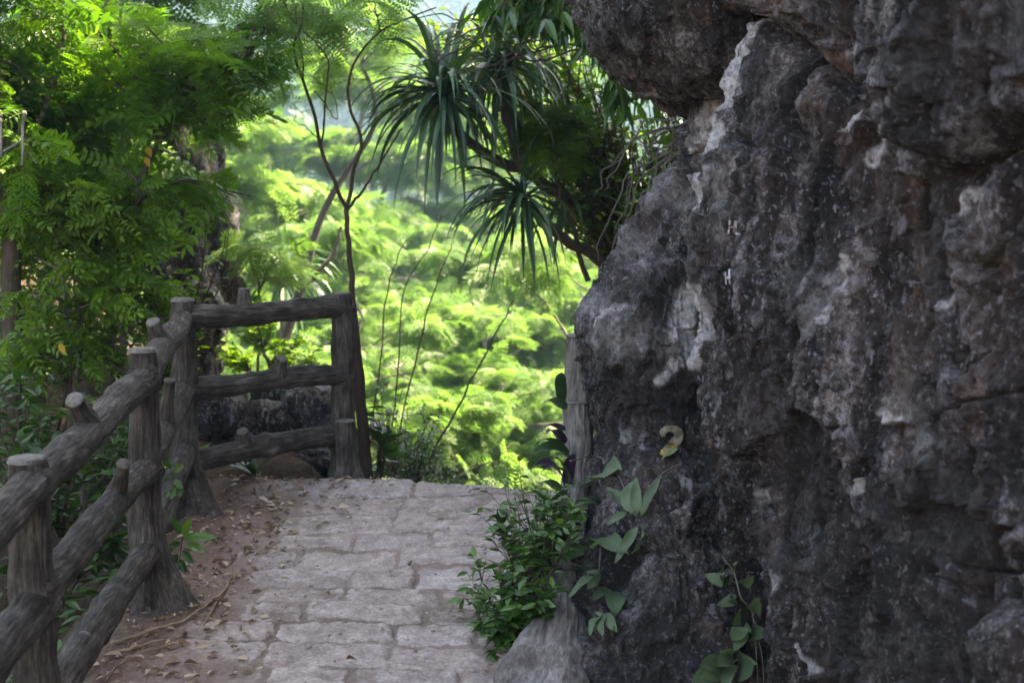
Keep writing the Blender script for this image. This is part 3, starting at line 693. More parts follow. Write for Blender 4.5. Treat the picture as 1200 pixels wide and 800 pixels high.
# ------------------------------------------------------------------ vegetation builders
FR_HI = [frond_t(7, 7, .34, s, lw=.28, droop=.5) for s in (1, 2, 3, 9)]
FR_MID = [frond_t(8, 7, .38, s, lw=.34) for s in (4, 5)]
FR_LO = [frond_t(6, 4, .42, s, lw=.36, droop=.5) for s in (6, 7, 8)]
def leaf_big(w=.3, fold=.12, droop=.2, wave=.03, n=10):
    t = np.linspace(0, 1, n); hw = w * .5 * np.sin(math.pi * t ** .8) ** .75 + .006; z = -droop * t ** 2 + .02 * np.sin(t * 5)
    V = []
    for i in range(n):
        for q in (1, .5, 0, -.5, -1): V.append([t[i], q * hw[i], z[i] + fold * abs(q) * hw[i] * 2 + wave * abs(q) * math.sin(t[i] * 9 + q * 2)])
    return np.array(V), grid_faces(n, 5)
def spray_t(npair, lw, seed, droop=.35, ll=.26):
    """once-divided leaf: a stalk with pairs of oval leaflets"""
    r = np.random.default_rng(seed); V0, T0 = leaf_t(lw, .12, .2); Vs = []; Ts = []; n0 = 0
    def put(b, d, L):
        nonlocal n0
        d = unit(d); z = unit(np.array([r.normal(0, .2), r.normal(0, .2), 1.]) - 0 * d); y = unit(np.cross(z, d)); z = np.cross(d, y)
        Vs.append((V0 @ np.stack([d, y, z])) * L + b); Ts.append(T0 + n0); n0 += len(V0)
    for k in range(npair):
        t = .2 + .75 * k / max(1, npair - 1); b = np.array([t, 0, -droop * t * t])
        for sd in (-1, 1): put(b, np.array([math.cos(R(58)), sd * math.sin(R(58)), r.uniform(-.35, .05)]), ll * r.uniform(.8, 1.15) * (1.1 - .3 * abs(t - .5)))
    put(np.array([.97, 0, -droop]), np.array([1, 0, -.5]), ll)
    c = np.stack([np.linspace(0, 1, 5), np.zeros(5), -droop * np.linspace(0, 1, 5) ** 2], -1)
    V = np.stack([c + [0, .006, 0], c - [0, .006, 0]], 1).reshape(-1, 3); i = np.arange(4)[:, None] * 2
    Vs.append(V); Ts.append(np.concatenate([i + [0, 1, 3], i + [0, 3, 2]]) + n0)
    return np.concatenate(Vs), np.concatenate(Ts)
SPRAY = [spray_t(6, .45, 1), spray_t(5, .5, 2), spray_t(7, .42, 3, .5, .22)]
LEAF = leaf_t(.42); LEAFN = leaf_t(.30, .12, .25); LEAFR = leaf_t(.55, .08, .15)
def bough(tb, cb, p0, p1, nf, FL, tmpls, tone0, r0=.012, twig_seg=5, spread=.45, mat=0, tonev=.18):
    p0, p1 = np.array(p0), np.array(p1); L = np.linalg.norm(p1 - p0)
    mid = (p0 + p1) / 2 + np.array([0, 0, .12 * L]) + rng.normal(0, .07 * L, 3)
    c = tube(tb, [p0, mid, p1], [r0, r0 * .6, r0 * .2], twig_seg, 9, wob=.02 * L, seed=int(rng.integers(999)))
    t = np.sort(rng.uniform(.35, 1, nf)); i = t * 8; k = np.minimum(i.astype(int), 7); q = c[k] + (c[k + 1] - c[k]) * (i - k)[:, None]
    ax_ = unit(p1 - p0); a = rng.uniform(0, 2 * math.pi, nf)
    d = unit(np.stack([np.cos(a), np.sin(a), rng.uniform(-.75, .35, nf)], -1) + .7 * ax_ * t[:, None])
    up = np.array([0, 0, 1.]) + rng.normal(0, .55, (nf, 3))
    sel = rng.integers(0, len(tmpls), nf); sc_ = FL * rng.uniform(.65, 1.15, nf); tn = np.clip(tone0 + rng.normal(0, tonev, nf), 0, 1)
    for m_ in range(len(tmpls)):
        s_ = sel == m_
        if s_.any(): stamp(cb, tmpls[m_], q[s_], d[s_], up[s_], sc_[s_], tn[s_], mat)
def in_ellipsoid(c, r, n):
    v = rng.normal(0, 1, (n, 3)); v = unit(v) * (rng.uniform(0, 1, (n, 1)) ** .4); return np.array(c) + v * np.array(r)
def feather_tree(label, stems, zones, FL, tmpls, tone, leafm, barkm, name='feathery_tree', group=None, r0=.012, yellow=()):
    """stems: list of (points, radii); zones: list of (centre, radii, boughs, fronds per bough)"""
    root = thing(name, label, 'tree', group); tb = MB(); cb = MB(); allc = []
    for s_i, (pts, rad) in enumerate(stems): allc.append(tube(tb, pts, rad, 10, 40, wob=.012, seed=s_i + int(rng.integers(50))))
    allc = np.concatenate(allc)
    for (c, r, nb, nf) in zones:
        for e in in_ellipsoid(c, r, nb):
            dd = np.linalg.norm((allc - e) * np.array([1, 1, .8]), axis=1) + 2.5 * np.maximum(allc[:, 2] - e[2] + .05, 0)
            s = allc[np.argmin(dd)]
            v = e - s
            bough(tb, cb, s, e, nf, FL, tmpls, tone + rng.normal(0, .08), r0 * min(1.4, .5 + np.linalg.norm(v)))
    tb.build('trunk', barkm, root); cb.build('crown', leafm, root, smooth=False)
    for q in yellow:
        yb = MB(); stamp(yb, LEAFR, np.array([q]), np.array([.4, -.3, -.8]), np.array([.2, -1, .2]), .05, .6); yb.build('yellow_leaf', M['yellow'], root)
    return root
def leaf_bush(label, base, zones, leaf, L, tone, leafm, name='shrub', cat='shrub', barkm=None, group=None, stems=3, tonev=.2, droop=.0, r0=.007, up_z=1.):
    """stems from base to points of the zones with leaves along them"""
    root = thing(name, label, cat, group); tb = MB(); cb = MB(); base = np.array(base)
    for (c, r, nb, nl) in zones:
        c = np.array(c); hub = base + (c - base) * .55 + rng.normal(0, .03, 3)
        tube(tb, [base + rng.normal(0, .02, 3), (base + hub) / 2 + rng.normal(0, .03, 3), hub], [r0 * 1.8, r0 * 1.4, r0], 6, 10, seed=int(rng.integers(99)))
        for e in in_ellipsoid(c, r, nb):
            Ln = np.linalg.norm(e - hub); cc = tube(tb, [hub, (hub + e) / 2 + rng.normal(0, .08 * Ln, 3), e], [r0 * .7, r0 * .4, r0 * .2], 4, 8, seed=int(rng.integers(99)))
            t = rng.uniform(.3, 1, nl) * 7; k = np.minimum(t.astype(int), 6); q = cc[k] + (cc[k + 1] - cc[k]) * (t - k)[:, None]
            d = unit(rdirs(nl, -.6, .35) + .5 * unit(e - hub) + np.array([0, 0, -droop])); up = np.array([0, 0, up_z]) + rng.normal(0, .4, (nl, 3))
            stamp(cb, leaf, q, d, up, L * rng.uniform(.6, 1.2, nl), np.clip(tone + rng.normal(0, tonev, nl), 0, 1))
    tb.build('stems', barkm or M['bark'], root); cb.build('foliage', leafm, root, smooth=False)
    return root
def pr(px, Y): return px * Y / F_PX
def zone(px, py, Y, rx, ry, rY, nb, nf): return (P(px, py, Y), (pr(rx, Y), rY, pr(ry, Y)), nb, nf)
def gp(px, Y, dz=-.03):
    x = float(P(px, 500, Y)[0]); return np.array([x, Y, gz_at(x, Y) + dz])
def line(pts, Y0, Y1=None):
    Y1 = Y1 or Y0; n = len(pts); return np.array([P(a, b_, Y0 + (Y1 - Y0) * i / max(1, n - 1)) for i, (a, b_) in enumerate(pts)])

# ---- left thicket
feather_tree('slender feathery tree leaning right above the corner of the railing with long drooping fronds',
    [(np.vstack([gp(82, 6.0), line([(86, 470), (95, 370), (108, 310), (135, 255), (165, 205), (195, 155), (240, 105), (290, 66)], 6.0, 6.3)]), [.022, .02, .017, .012, .006])],
    [zone(285, 75, 6.3, 55, 30, .3, 9, 8), zone(215, 115, 6.3, 60, 55, .45, 11, 8), zone(270, 120, 6.2, 40, 25, .3, 3, 6), zone(165, 60, 6.4, 70, 50, .5, 10, 8), zone(290, 30, 6.6, 50, 30, .4, 7, 8), zone(270, 215, 6.4, 35, 20, .3, 4, 6)],
    .26, FR_HI + SPRAY[2:], .75, M['feather'], M['bark'], yellow=[P(172, 172, 6.1), P(170, 184, 6.1), P(70, 402, 5.6)])
feather_tree('multi-stemmed feathery tree filling the upper left corner with soft green fronds',
    [(np.vstack([gp(40, 6.6), line([(50, 400), (58, 300), (68, 180), (82, 100), (110, 45), (130, -20)], 6.5)]), [.022, .014, .006]),
     (np.vstack([gp(120, 6.8), line([(128, 400), (130, 280), (140, 180), (150, 110), (162, 55), (165, -10)], 6.8)]), [.018, .012, .006]),
     (np.vstack([gp(-30, 6.2), line([(-20, 300), (5, 225), (35, 165), (60, 110), (80, 40)], 6.1)]), [.02, .014, .006])],
    [zone(40, 60, 6.3, 90, 70, .6, 22, 9), zone(120, 40, 6.7, 80, 60, .6, 16, 9), zone(60, 170, 6.3, 90, 60, .6, 18, 9), zone(30, 250, 6.0, 70, 45, .5, 8, 6), zone(140, 160, 6.9, 70, 60, .5, 14, 8), zone(25, 190, 5.2, 40, 14, .25, 4, 5), zone(120, 280, 6.8, 80, 60, .6, 9, 6)],
    .25, FR_HI[:2] + SPRAY, .55, M['feather'], M['greybark'])
feather_tree('dark straight trunk rising through the thicket left of the corner post', [(np.vstack([gp(104, 7.6), line([(104, 460), (103, 330), (100, 200), (103, 60), (95, -120)], 7.6)]), [.06, .05, .046, .04])],
    [zone(110, -40, 7.9, 120, 60, .6, 12, 7), zone(60, 100, 7.9, 110, 90, .6, 14, 7), zone(190, 20, 7.8, 70, 60, .6, 10, 7), ((-.75, 9.3, 5.7), (1.1, 1.1, .6), 44, 16), ((.45, 9.1, 5.9), (.8, .7, .4), 24, 16), ((-1.8, 8.2, 5.2), (1.0, 1.0, .5), 16, 12)], .32, FR_MID, .4, M['feather'], M['bark'], name='forest_tree')  # high out-of-view boughs added to shade the rock pillar and rubble
feather_tree('dark trunk at the left edge of the thicket beyond the nearest railing post', [(np.vstack([gp(14, 5.9), line([(14, 560), (17, 420), (12, 300), (0, 150), (-20, -60)], 5.9)]), [.05, .044, .04, .035])],
    [zone(-40, -60, 6.0, 90, 60, .6, 8, 6), zone(-60, 120, 6.0, 60, 90, .6, 8, 6)], .32, FR_MID, .4, M['feather'], M['bark'], name='forest_tree')
feather_tree('light green compound-leaved sapling making a leafy curtain just behind the long railing',
    [(np.vstack([gp(90, 5.9), line([(92, 480), (85, 400), (70, 320), (62, 240), (70, 180)], 5.9)]), [.014, .012, .008, .005]), (np.vstack([gp(150, 6.1), line([(150, 440), (140, 350), (150, 270), (165, 210)], 6.1)]), [.012, .010, .006, .004])],
    [zone(60, 230, 5.9, 75, 50, .35, 16, 10), zone(130, 240, 6.1, 60, 50, .35, 14, 10), zone(60, 320, 5.9, 75, 50, .35, 16, 10), zone(140, 330, 6.1, 55, 50, .3, 14, 10), zone(110, 400, 6.0, 60, 35, .3, 10, 9), zone(30, 410, 5.8, 50, 40, .3, 9, 9), zone(170, 260, 6.2, 28, 50, .3, 8, 9), zone(190, 350, 6.3, 30, 30, .25, 7, 9)],
    .15, SPRAY, .72, M['lime'], M['greybark'], name='leafy_sapling')
# thicket shrubs behind the railing
leaf_bush('bright leafy shrub spilling round the rock pillar beside the railing corner', gp(170, 6.5), [zone(200, 320, 6.5, 35, 30, .4, 10, 14), zone(180, 360, 6.4, 45, 40, .35, 16, 16), zone(245, 235, 6.6, 25, 18, .3, 4, 10), zone(150, 400, 6.2, 40, 30, .3, 12, 14), zone(225, 330, 6.6, 25, 30, .3, 8, 14)], LEAF, .055, .55, M['lime'])
leaf_bush('mid green shrub in the middle of the thicket behind the long railing', gp(60, 6.8), [zone(60, 330, 6.8, 70, 55, .4, 18, 16), zone(110, 390, 6.6, 60, 50, .4, 16, 16), zone(40, 420, 6.4, 60, 40, .4, 14, 14), zone(120, 250, 7.2, 60, 60, .4, 16, 16)], LEAF, .06, .45, M['lime'])
leaf_bush('dark leafy shrub low behind the nearest part of the railing', gp(40, 4.9), [zone(30, 560, 4.9, 60, 60, .35, 14, 14), zone(80, 500, 5.2, 60, 45, .3, 14, 14), zone(120, 600, 5.1, 45, 60, .3, 12, 14), zone(20, 450, 5.2, 60, 45, .3, 12, 14)], LEAF, .075, .35, M['broad'])
leaf_bush('dark glossy shrub between the railing corner and the long rails', gp(135, 5.6), [zone(125, 520, 5.7, 45, 50, .3, 14, 14), zone(180, 480, 6.0, 40, 45, .3, 14, 14), zone(95, 640, 5.0, 40, 50, .25, 10, 12), zone(190, 560, 5.9, 30, 40, .25, 8, 12)], LEAF, .07, .4, M['broad'])
leaf_bush('tall leafy bush closing the back of the thicket', gp(60, 8.4), [zone(40, 250, 8.4, 110, 100, .5, 34, 18), zone(60, 400, 8.2, 110, 80, .5, 30, 18), zone(150, 330, 8.4, 60, 100, .5, 22, 18), zone(40, 110, 8.6, 110, 80, .5, 28, 18), zone(150, 160, 8.7, 70, 80, .5, 18, 18)], LEAF, .08, .4, M['broad'])

# dark rock pillars behind the thicket
def rock_thing(name, label, c, rad, n, seed, amp, rot=0, group=None):
    o = boulder(name, c, rad, n, seed, amp, None, rot=rot); return tag(o, label, 'rock', group)
rock_thing('rock_pillar', 'tall dark rock pillar half hidden behind the leafy thicket', P(214, 250, 7.9) + np.array([-.05, .3, -.15]), (.24, .32, .85), 90, 31, .8, -.06)
rock_thing('rock_block', 'squat dark rock showing just above the corner of the railing', P(225, 372, 7.1), (.15, .2, .17), 60, 32, .5, .2)
rock_thing('rock_outcrop', 'jagged dark rock outcrop heaped behind the end rails', P(300, 560, 6.9), (.44, .34, .30), 130, 33, .7, .12)
rock_thing('rubble_stone', 'black angular stone lying on the rubble near the end post', P(362, 478, 6.75), (.13, .12, .075), 60, 34, .45, .3)
rock_thing('rubble_stone', 'dark rounded stone at the left of the rubble beside the corner post', P(258, 480, 6.6), (.11, .12, .12), 60, 35, .45, -.2)
rock_thing('rubble_stone', 'small pointed dark stone on top of the heap in the middle of the rubble', P(308, 462, 6.75), (.07, .08, .09), 50, 37, .4, .3)
rock_thing('rubble_stone', 'slanting flat grey stone between the two lower end rails', P(322, 490, 6.6), (.12, .08, .04), 50, 38, .3, .5)
rock_thing('rubble_stone', 'small dark stone beside the end post below the middle rail', P(385, 500, 6.6), (.06, .07, .08), 50, 39, .3, -.3)
rock_thing('rubble_stone', 'broad dark stone wedged behind the branch stub of the lowest end rail', P(298, 500, 6.62), (.11, .08, .10), 50, 40, .4, .1)
rock_thing('rubble_stone', 'low dark stone under the lowest end rail', P(350, 548, 6.55), (.15, .1, .09), 60, 36, .4, .0)
leaf_bush('lime green bush with rounded leaves seen between the upper end rails', P(320, 470, 7.4), [zone(265, 402, 7.3, 45, 25, .3, 14, 18), zone(330, 400, 7.5, 50, 25, .3, 14, 18), zone(300, 370, 7.7, 50, 30, .3, 12, 18), zone(370, 420, 7.5, 30, 25, .25, 8, 16)], LEAFR, .055, .55, M['lime'])

# ---- slim trees rising from beyond the crest
def bare_tree(label, stems, name='slim_tree', barkm=None, zones=(), group=None, tone=.5, FL=.25):
    root = thing(name, label, 'tree', group); tb = MB()
    for i, (pts, rad) in enumerate(stems): tube(tb, pts, np.array(rad) * .6, 10, 44, wob=.005, seed=i + int(rng.integers(80)))
    if zones:
        cb = MB(); allc = np.concatenate([smooth_path(np.array(s_[0]), 30) for s_ in stems])
        for (c, r, nb, nf) in zones:
            for e in in_ellipsoid(c, r, nb):
                s_ = allc[np.argmin(np.linalg.norm(allc - e, axis=1))]; bough(tb, cb, s_, e, nf, FL, FR_MID, tone, .006)
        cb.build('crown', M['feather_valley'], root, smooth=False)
    tb.build('trunk', barkm or M['bark'], root)
    return root
Yb = 6.55
bare_tree('slim forked tree with a reddish brown foot rising right behind the end post',
    [(np.vstack([P(431, 600, 6.4), line([(428, 545), (422, 460), (417, 400), (412, 330), (408, 280), (406, 246)], 6.42, Yb)]), [.055, .05, .042, .032, .022, .019, .018]),
     (line([(406, 246), (388, 205), (376, 172), (368, 130), (356, 95), (345, 60), (355, 20), (358, -40)], Yb), [.016, .014, .012, .009, .005]),
     (line([(406, 248), (415, 200), (424, 168), (412, 130), (408, 95), (420, 65), (445, 38), (470, 25), (510, 8)], Yb), [.016, .013, .010, .008, .005]),
     (line([(408, 246), (430, 215), (452, 180), (472, 150)], Yb, 6.8), [.012, .009, .006]),
     (line([(376, 172), (382, 120), (384, 70), (365, 45), (340, 20), (330, -20)], Yb), [.008, .006, .003]),
     (line([(356, 95), (350, 40), (342, -10)], Yb), [.007, .004]), (line([(445, 38), (440, 10), (430, -20)], Yb), [.006, .004]),
     (line([(376, 165), (360, 150), (345, 142), (348, 133)], Yb), [.006, .003, .002]), (line([(368, 105), (395, 140), (388, 100)], Yb), [.005, .004, .003])],
    barkm=M['redbark'], zones=[zone(340, 0, 6.6, 60, 25, .3, 4, 5), zone(440, 10, 6.6, 50, 25, .3, 3, 5)])
bare_tree('leaning grey forked tree seen over the top end rail', [
    (np.vstack([gp(330, 8.6, -.2), line([(318, 470), (335, 395), (352, 340), (365, 290), (385, 235), (418, 185), (440, 140), (430, 90), (400, 40), (425, -10)], 8.6)]), [.055, .05, .042, .034, .025, .018, .012]),
    (line([(335, 392), (352, 345), (372, 320), (392, 295), (400, 265)], 8.6), [.035, .025, .02, .012])], barkm=M['greybark'], zones=[zone(410, 60, 8.6, 70, 60, .6, 8, 7)])
bare_tree('thin arching twiggy sapling left of the leaning grey tree', [
    (np.vstack([gp(300, 8.0, -.1), line([(302, 400), (304, 340), (295, 310), (272, 275), (262, 245)], 8.0)]), [.014, .012, .008, .005]),
    (line([(304, 340), (318, 310), (340, 292), (365, 276)], 8.0), [.009, .006, .004])], zones=[zone(300, 300, 8.0, 45, 35, .4, 8, 6)], tone=.6)
stemsets = [([(436, 500), (447, 420), (452, 350), (466, 300), (478, 278)], 7.2, .0065, 'first thin bare stem to the right of the forked tree'),
            ([(460, 500), (468, 420), (474, 340), (500, 295), (518, 250)], 7.4, .0065, 'thin bare stem forking low in the middle of the view'),
            ([(470, 490), (488, 420), (502, 360), (520, 310), (530, 285)], 7.3, .0065, 'curved thin stem leaning right in the middle of the view'),
            ([(505, 540), (530, 490), (555, 440), (585, 385), (602, 350)], 6.9, .0085, 'straight bare pole leaning strongly to the right beyond the crest')]
for pts, Yd, r_, lab in stemsets:
    x0 = P(pts[0][0], pts[0][1], Yd)
    bare_tree(lab, [(np.vstack([x0 + [-.06, 0, -.5], line(pts, Yd)]), [r_ * 1.2, r_, r_ * .5])], name='bare_sapling', barkm=M['bark'])
bare_tree('thin twiggy branches of a pale tree beside the rock flank', [
    (np.vstack([P(700, 520, 9.5), line([(690, 430), (665, 395), (635, 350), (600, 325), (575, 318)], 9.5)]), [.03, .02, .014, .008, .004]),
    (line([(650, 370), (640, 335), (620, 300), (600, 285)], 9.5), [.012, .008, .004]), (line([(690, 340), (665, 325), (640, 308), (625, 290)], 9.4), [.010, .007, .004])], barkm=M['greybark'], zones=[zone(620, 300, 9.5, 60, 30, .4, 8, 7)], tone=.6)

# small-leaved dark shrub at the crest, right of the end post
leaf_bush('grey green small-leaved shrub on the crest right of the end post', gp(470, 6.7, -.15), [zone(480, 500, 6.7, 40, 45, .25, 24, 20), zone(515, 530, 6.7, 40, 32, .25, 20, 20), zone(455, 460, 6.8, 25, 40, .2, 12, 18), zone(470, 550, 6.6, 40, 20, .2, 12, 18), zone(540, 555, 6.6, 25, 16, .15, 8, 16)], LEAF, .028, .45, M['broad'], tonev=.25, r0=.004)
leaf_bush('dark large-leaved plant tucked behind the end post', gp(440, 6.5, -.05), [zone(447, 470, 6.5, 12, 30, .08, 5, 5), zone(450, 510, 6.5, 14, 20, .08, 5, 4)], LEAF, .11, .3, M['glossy'], name='leafy_plant', cat='plant')

# ---- leaning screw-pine
pand = thing('screw_pine', 'leaning screw pine with drooping sword leaves in three tufts in front of the dark bushes', 'tree')
tb = MB()
tube(tb, line([(720, 330), (690, 262), (655, 228), (610, 200), (570, 180), (542, 155), (524, 132)], 7.3, 6.7), [.042, .038, .033, .028, .026, .023, .02], 14, 50, wob=.015)
tube(tb, line([(735, 330), (695, 298), (668, 285), (640, 262), (618, 240)], 7.1, 6.7), [.034, .030, .026, .022, .018], 14, 40, wob=.012, seed=4)
tube(tb, line([(612, 200), (604, 160), (594, 130), (588, 95)], 7.0, 6.9), [.034, .036, .03, .026], 12, 30, wob=.008, seed=8)
tb.build('trunk', M['bark'], pand)
def tuft(c, n, L, w, dirc, spread, droop):
    cb = MB()
    for i in range(n):
        d = unit(np.array(dirc) * rng.uniform(.1, 1.0) + rng.normal(0, spread, 3) * np.array([1, 1, .8]))
        strap(cb, np.array(c) + rng.normal(0, .015, 3) + d * .02, d, L * rng.uniform(.5, 1.3), w * rng.uniform(.8, 1.15), droop * rng.uniform(.6, 1.5), float(np.clip(rng.normal(.45, .25), 0, 1)), 11, twist=rng.normal(0, .3))
    return cb.build('leaf_tuft', M['sword'], pand, smooth=False)
tuft(P(520, 112, 6.7), 125, .50, .028, (-.5, -.1, .45), .9, 2.0)
tuft(P(586, 78, 6.9), 110, .46, .029, (.1, -.1, .5), .9, 2.3)
tuft(P(612, 232, 6.7), 100, .40, .022, (-.6, -.1, .35), .85, 1.9)
tuft(P(660, 232, 7.1), 34, .36, .026, (0, -.1, .3), .7, 2.4)
# a far rosette over the rail
pr2 = thing('screw_pine', 'small pale screw pine far behind the top end rail', 'tree'); tb = MB(); tube(tb, np.array([P(334, 460, 10), P(334, 395, 10), P(332, 330, 10)]), [.04, .035, .03], 8, 12); tb.build('trunk', M['greybark'], pr2)
cb = MB()
for i in range(46):
    d = unit(np.array([0, 0, .4]) + rng.normal(0, .7, 3)); strap(cb, P(332, 326, 10), d, .5, .04, 2.2, float(rng.uniform(.6, 1)), 9)
cb.build('leaf_tuft', M['sword'], pr2, smooth=False)

# ---- dark glossy trees under the overhang
leaf_bush('dark glossy-leaved tree crowding under the hanging rock', P(770, 420, 7.6), [zone(720, 150, 7.2, 70, 60, .4, 40, 20), zone(770, 210, 7.3, 45, 60, .35, 30, 20), zone(680, 95, 7.1, 60, 45, .4, 30, 20), zone(730, 250, 7.4, 40, 40, .3, 22, 20), zone(650, 180, 7.4, 50, 40, .35, 20, 18), zone(720, 305, 7.4, 20, 30, .3, 10, 18), zone(640, 60, 7.2, 70, 35, .4, 26, 18), zone(780, 140, 7.4, 45, 35, .3, 18, 18), zone(700, 200, 7.8, 80, 90, .3, 50, 22), zone(785, 175, 6.7, 40, 60, .2, 34, 20), zone(755, 245, 6.8, 35, 45, .2, 26, 20), zone(735, 300, 6.9, 24, 35, .15, 16, 18), zone(690, 130, 6.9, 60, 45, .25, 34, 20), zone(690, 235, 7.0, 35, 40, .2, 18, 18)], LEAF, .06, .7, M['glossy'], name='glossy_tree', cat='tree', r0=.012, tonev=.28)
leaf_bush('small-leaved tree with dense dull green twigs behind the upper tufts of the screw pine', P(700, 200, 8.2), [zone(560, 40, 8.0, 60, 40, .4, 22, 18), zone(620, 110, 8.0, 60, 50, .4, 24, 18), zone(660, 160, 8.0, 50, 60, .3, 22, 18), zone(500, 20, 8.1, 50, 28, .4, 12, 16), zone(640, 30, 8.0, 60, 40, .4, 18, 18), zone(590, 175, 8.0, 45, 30, .3, 10, 16)], LEAF, .06, .65, M['lime'], name='small_leaved_tree', cat='tree', r0=.009)
leaf_bush('branch of long drooping leaves hanging in from the top beside the overhang', P(720, -80, 6.3), [zone(585, 10, 6.3, 45, 25, .25, 12, 12), zone(640, 20, 6.2, 45, 30, .25, 12, 12), zone(690, 55, 6.2, 22, 40, .2, 8, 10), zone(560, 35, 6.3, 20, 18, .2, 4, 8), zone(745, 120, 6.3, 35, 20, .2, 8, 10)], LEAFN, .13, .4, M['glossy'], name='hanging_branch', cat='branch', droop=.7, r0=.009)
feather_tree('pale green feathery sapling lit in front of the dark glossy tree', [(line([(690, 330), (665, 250), (645, 190), (625, 130)], 7.0), [.014, .010, .005])], [zone(650, 150, 7.0, 40, 30, .25, 10, 7), zone(640, 175, 7.0, 35, 20, .25, 6, 7)], .2, FR_MID, .75, M['feather'], M['bark'])
tw = thing('bare_twigs', 'tangle of bare twigs arching out below the hanging rock', 'branch'); tb = MB()
for k in range(15):
    x0, y0 = rng.uniform(795, 818), rng.uniform(110, 190); x1, y1 = x0 - rng.uniform(40, 110), y0 + rng.uniform(30, 170)
    tube(tb, line([(x0, y0), (x0 - 10 - (x0 - x1) * .4, y0 + (y1 - y0) * .25 - 10), (x1 + 8, y0 + (y1 - y0) * .7), (x1, y1)], 6.2 + rng.uniform(-.1, .3)), [.005, .0035, .0018], 5, 22, wob=.02, seed=k)
    tb.build('twig', M['greybark'], tw); tb = MB()
fine = thing('bare_twigs', 'fine bare twigs crossing the top of the view above the screw pine', 'branch'); tb = MB()
for k in range(16):
    x0, y0 = rng.uniform(620, 690), rng.uniform(0, 60); x1, y1 = x0 - rng.uniform(60, 190), y0 + rng.uniform(-10, 70)
    tube(tb, line([(x0, y0), ((x0 * 2 + x1) / 3, y0 + rng.uniform(-8, 16)), ((x0 + 2 * x1) / 3, (y0 + y1) / 2 + rng.uniform(-8, 12)), (x1, y1)], 6.5 + rng.uniform(-.1, .2)), [.006, .004, .002], 5, 24, wob=.03, seed=k + 40)
    tb.build('twig', M['bark'], fine); tb = MB()

# ------------------------------------------------------------------ valley trees and the far hill
def valley_proto(seed, H, spread, nb, nf, FL):
    root = thing('valley_tree', 'x', 'tree'); tb = MB(); cb = MB(); r_ = np.random.default_rng(seed)
    tops = []
    for s in range(3):
        a = s * 2.1 + r_.uniform(0, 1); e = np.array([math.cos(a) * spread * .4, math.sin(a) * spread * .4, H * .8])
        pts = np.array([[0, 0, -.8], [e[0] * .15, e[1] * .15, H * .3], [e[0] * .6, e[1] * .6, H * .6], e]); tops.append(tube(tb, pts, [.07, .05, .035, .02], 8, 26, wob=.06, seed=s + seed))
    allc = np.concatenate([t[6:] for t in tops])
    for k in range(nb // 12):                                             # layered pads of foliage
        a = r_.uniform(0, 6.28); rr_ = spread * math.sqrt(r_.uniform(.02, 1)); zz = H * (1 - .30 * (rr_ / spread) ** 2) - r_.uniform(0, 1) ** 1.2 * H * .62
        pc = np.array([math.cos(a) * rr_, math.sin(a) * rr_, zz]); pr_ = r_.uniform(.55, 1.0); s_ = allc[np.argmin(np.linalg.norm((allc - pc), axis=1) + 1.5 * np.maximum(allc[:, 2] - pc[2], 0))]
        tube(tb, [s_, (s_ + pc) / 2 + [0, 0, .15], pc - [0, 0, .1]], [.016, .011, .007], 5, 14, wob=.05, seed=k); tn = .5 + r_.normal(0, .2)
        for q in range(12):
            v = r_.normal(0, 1, 3) * np.array([.6, .6, .16]) * pr_
            bough(tb, cb, pc - [0, 0, .1], pc + v, nf, FL, FR_LO, tn + r_.normal(0, .06), .012, 4, tonev=.1)
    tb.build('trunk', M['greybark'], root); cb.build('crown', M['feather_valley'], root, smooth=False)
    return root
protos = [valley_proto(1, 7.5, 2.6, 240, 26, .27), valley_proto(2, 6.5, 2.9, 250, 26, .29), valley_proto(3, 8.5, 2.4, 240, 26, .27)]
used = [False] * 3
def copy_thing(k, loc, rz, s, label, group):
    src = protos[k]
    if not used[k]: o = src; used[k] = True
    else:
        o = src.copy(); col.objects.link(o)
        for ch in src.children:
            c = ch.copy(); col.objects.link(c); c.parent = o
    o.location = loc; o.rotation_euler = (0, 0, rz); o.scale = (s, s, s); o['label'] = label; o['group'] = group
    return o
# (px of the trunk, py of the crown top, distance, proto)
spots = [(335, 235, 12.5, 0), (480, 320, 11.5, 1), (600, 400, 12.0, 2), (240, 90, 14, 2), (545, 260, 14.5, 0), (400, 365, 10.5, 1), (680, 330, 14.5, 1),
         (300, 190, 20, 1), (440, 215, 19, 2), (170, 40, 16, 1), (590, 430, 10.6, 1), (720, 180, 17, 2), (330, -60, 21, 2), (400, 20, 24, 0),
         (600, 110, 24, 1), (110, 20, 24, 2), (640, 20, 28, 0), (20, 0, 22, 1), (480, 440, 9.8, 0), (530, 90, 27, 2), (640, 300, 18, 1), (380, 290, 15, 2), (520, 400, 12.5, 0), (470, 120, 30, 1), (280, 330, 12, 1)]
for i, (px_, pyt, Yd, k) in enumerate(spots):
    p = P(px_, pyt, Yd); H = [7.5, 6.5, 8.5][k]; gzv = float(ground_z(p[0], Yd)); s = np.clip((p[2] - gzv) / H, .7, 1.7)
    copy_thing(k, (p[0], Yd, p[2] - H * s), rng.uniform(0, 6.28), float(s), 'sunlit yellow green feathery tree standing in the valley below the path', 'feathery trees in the valley')
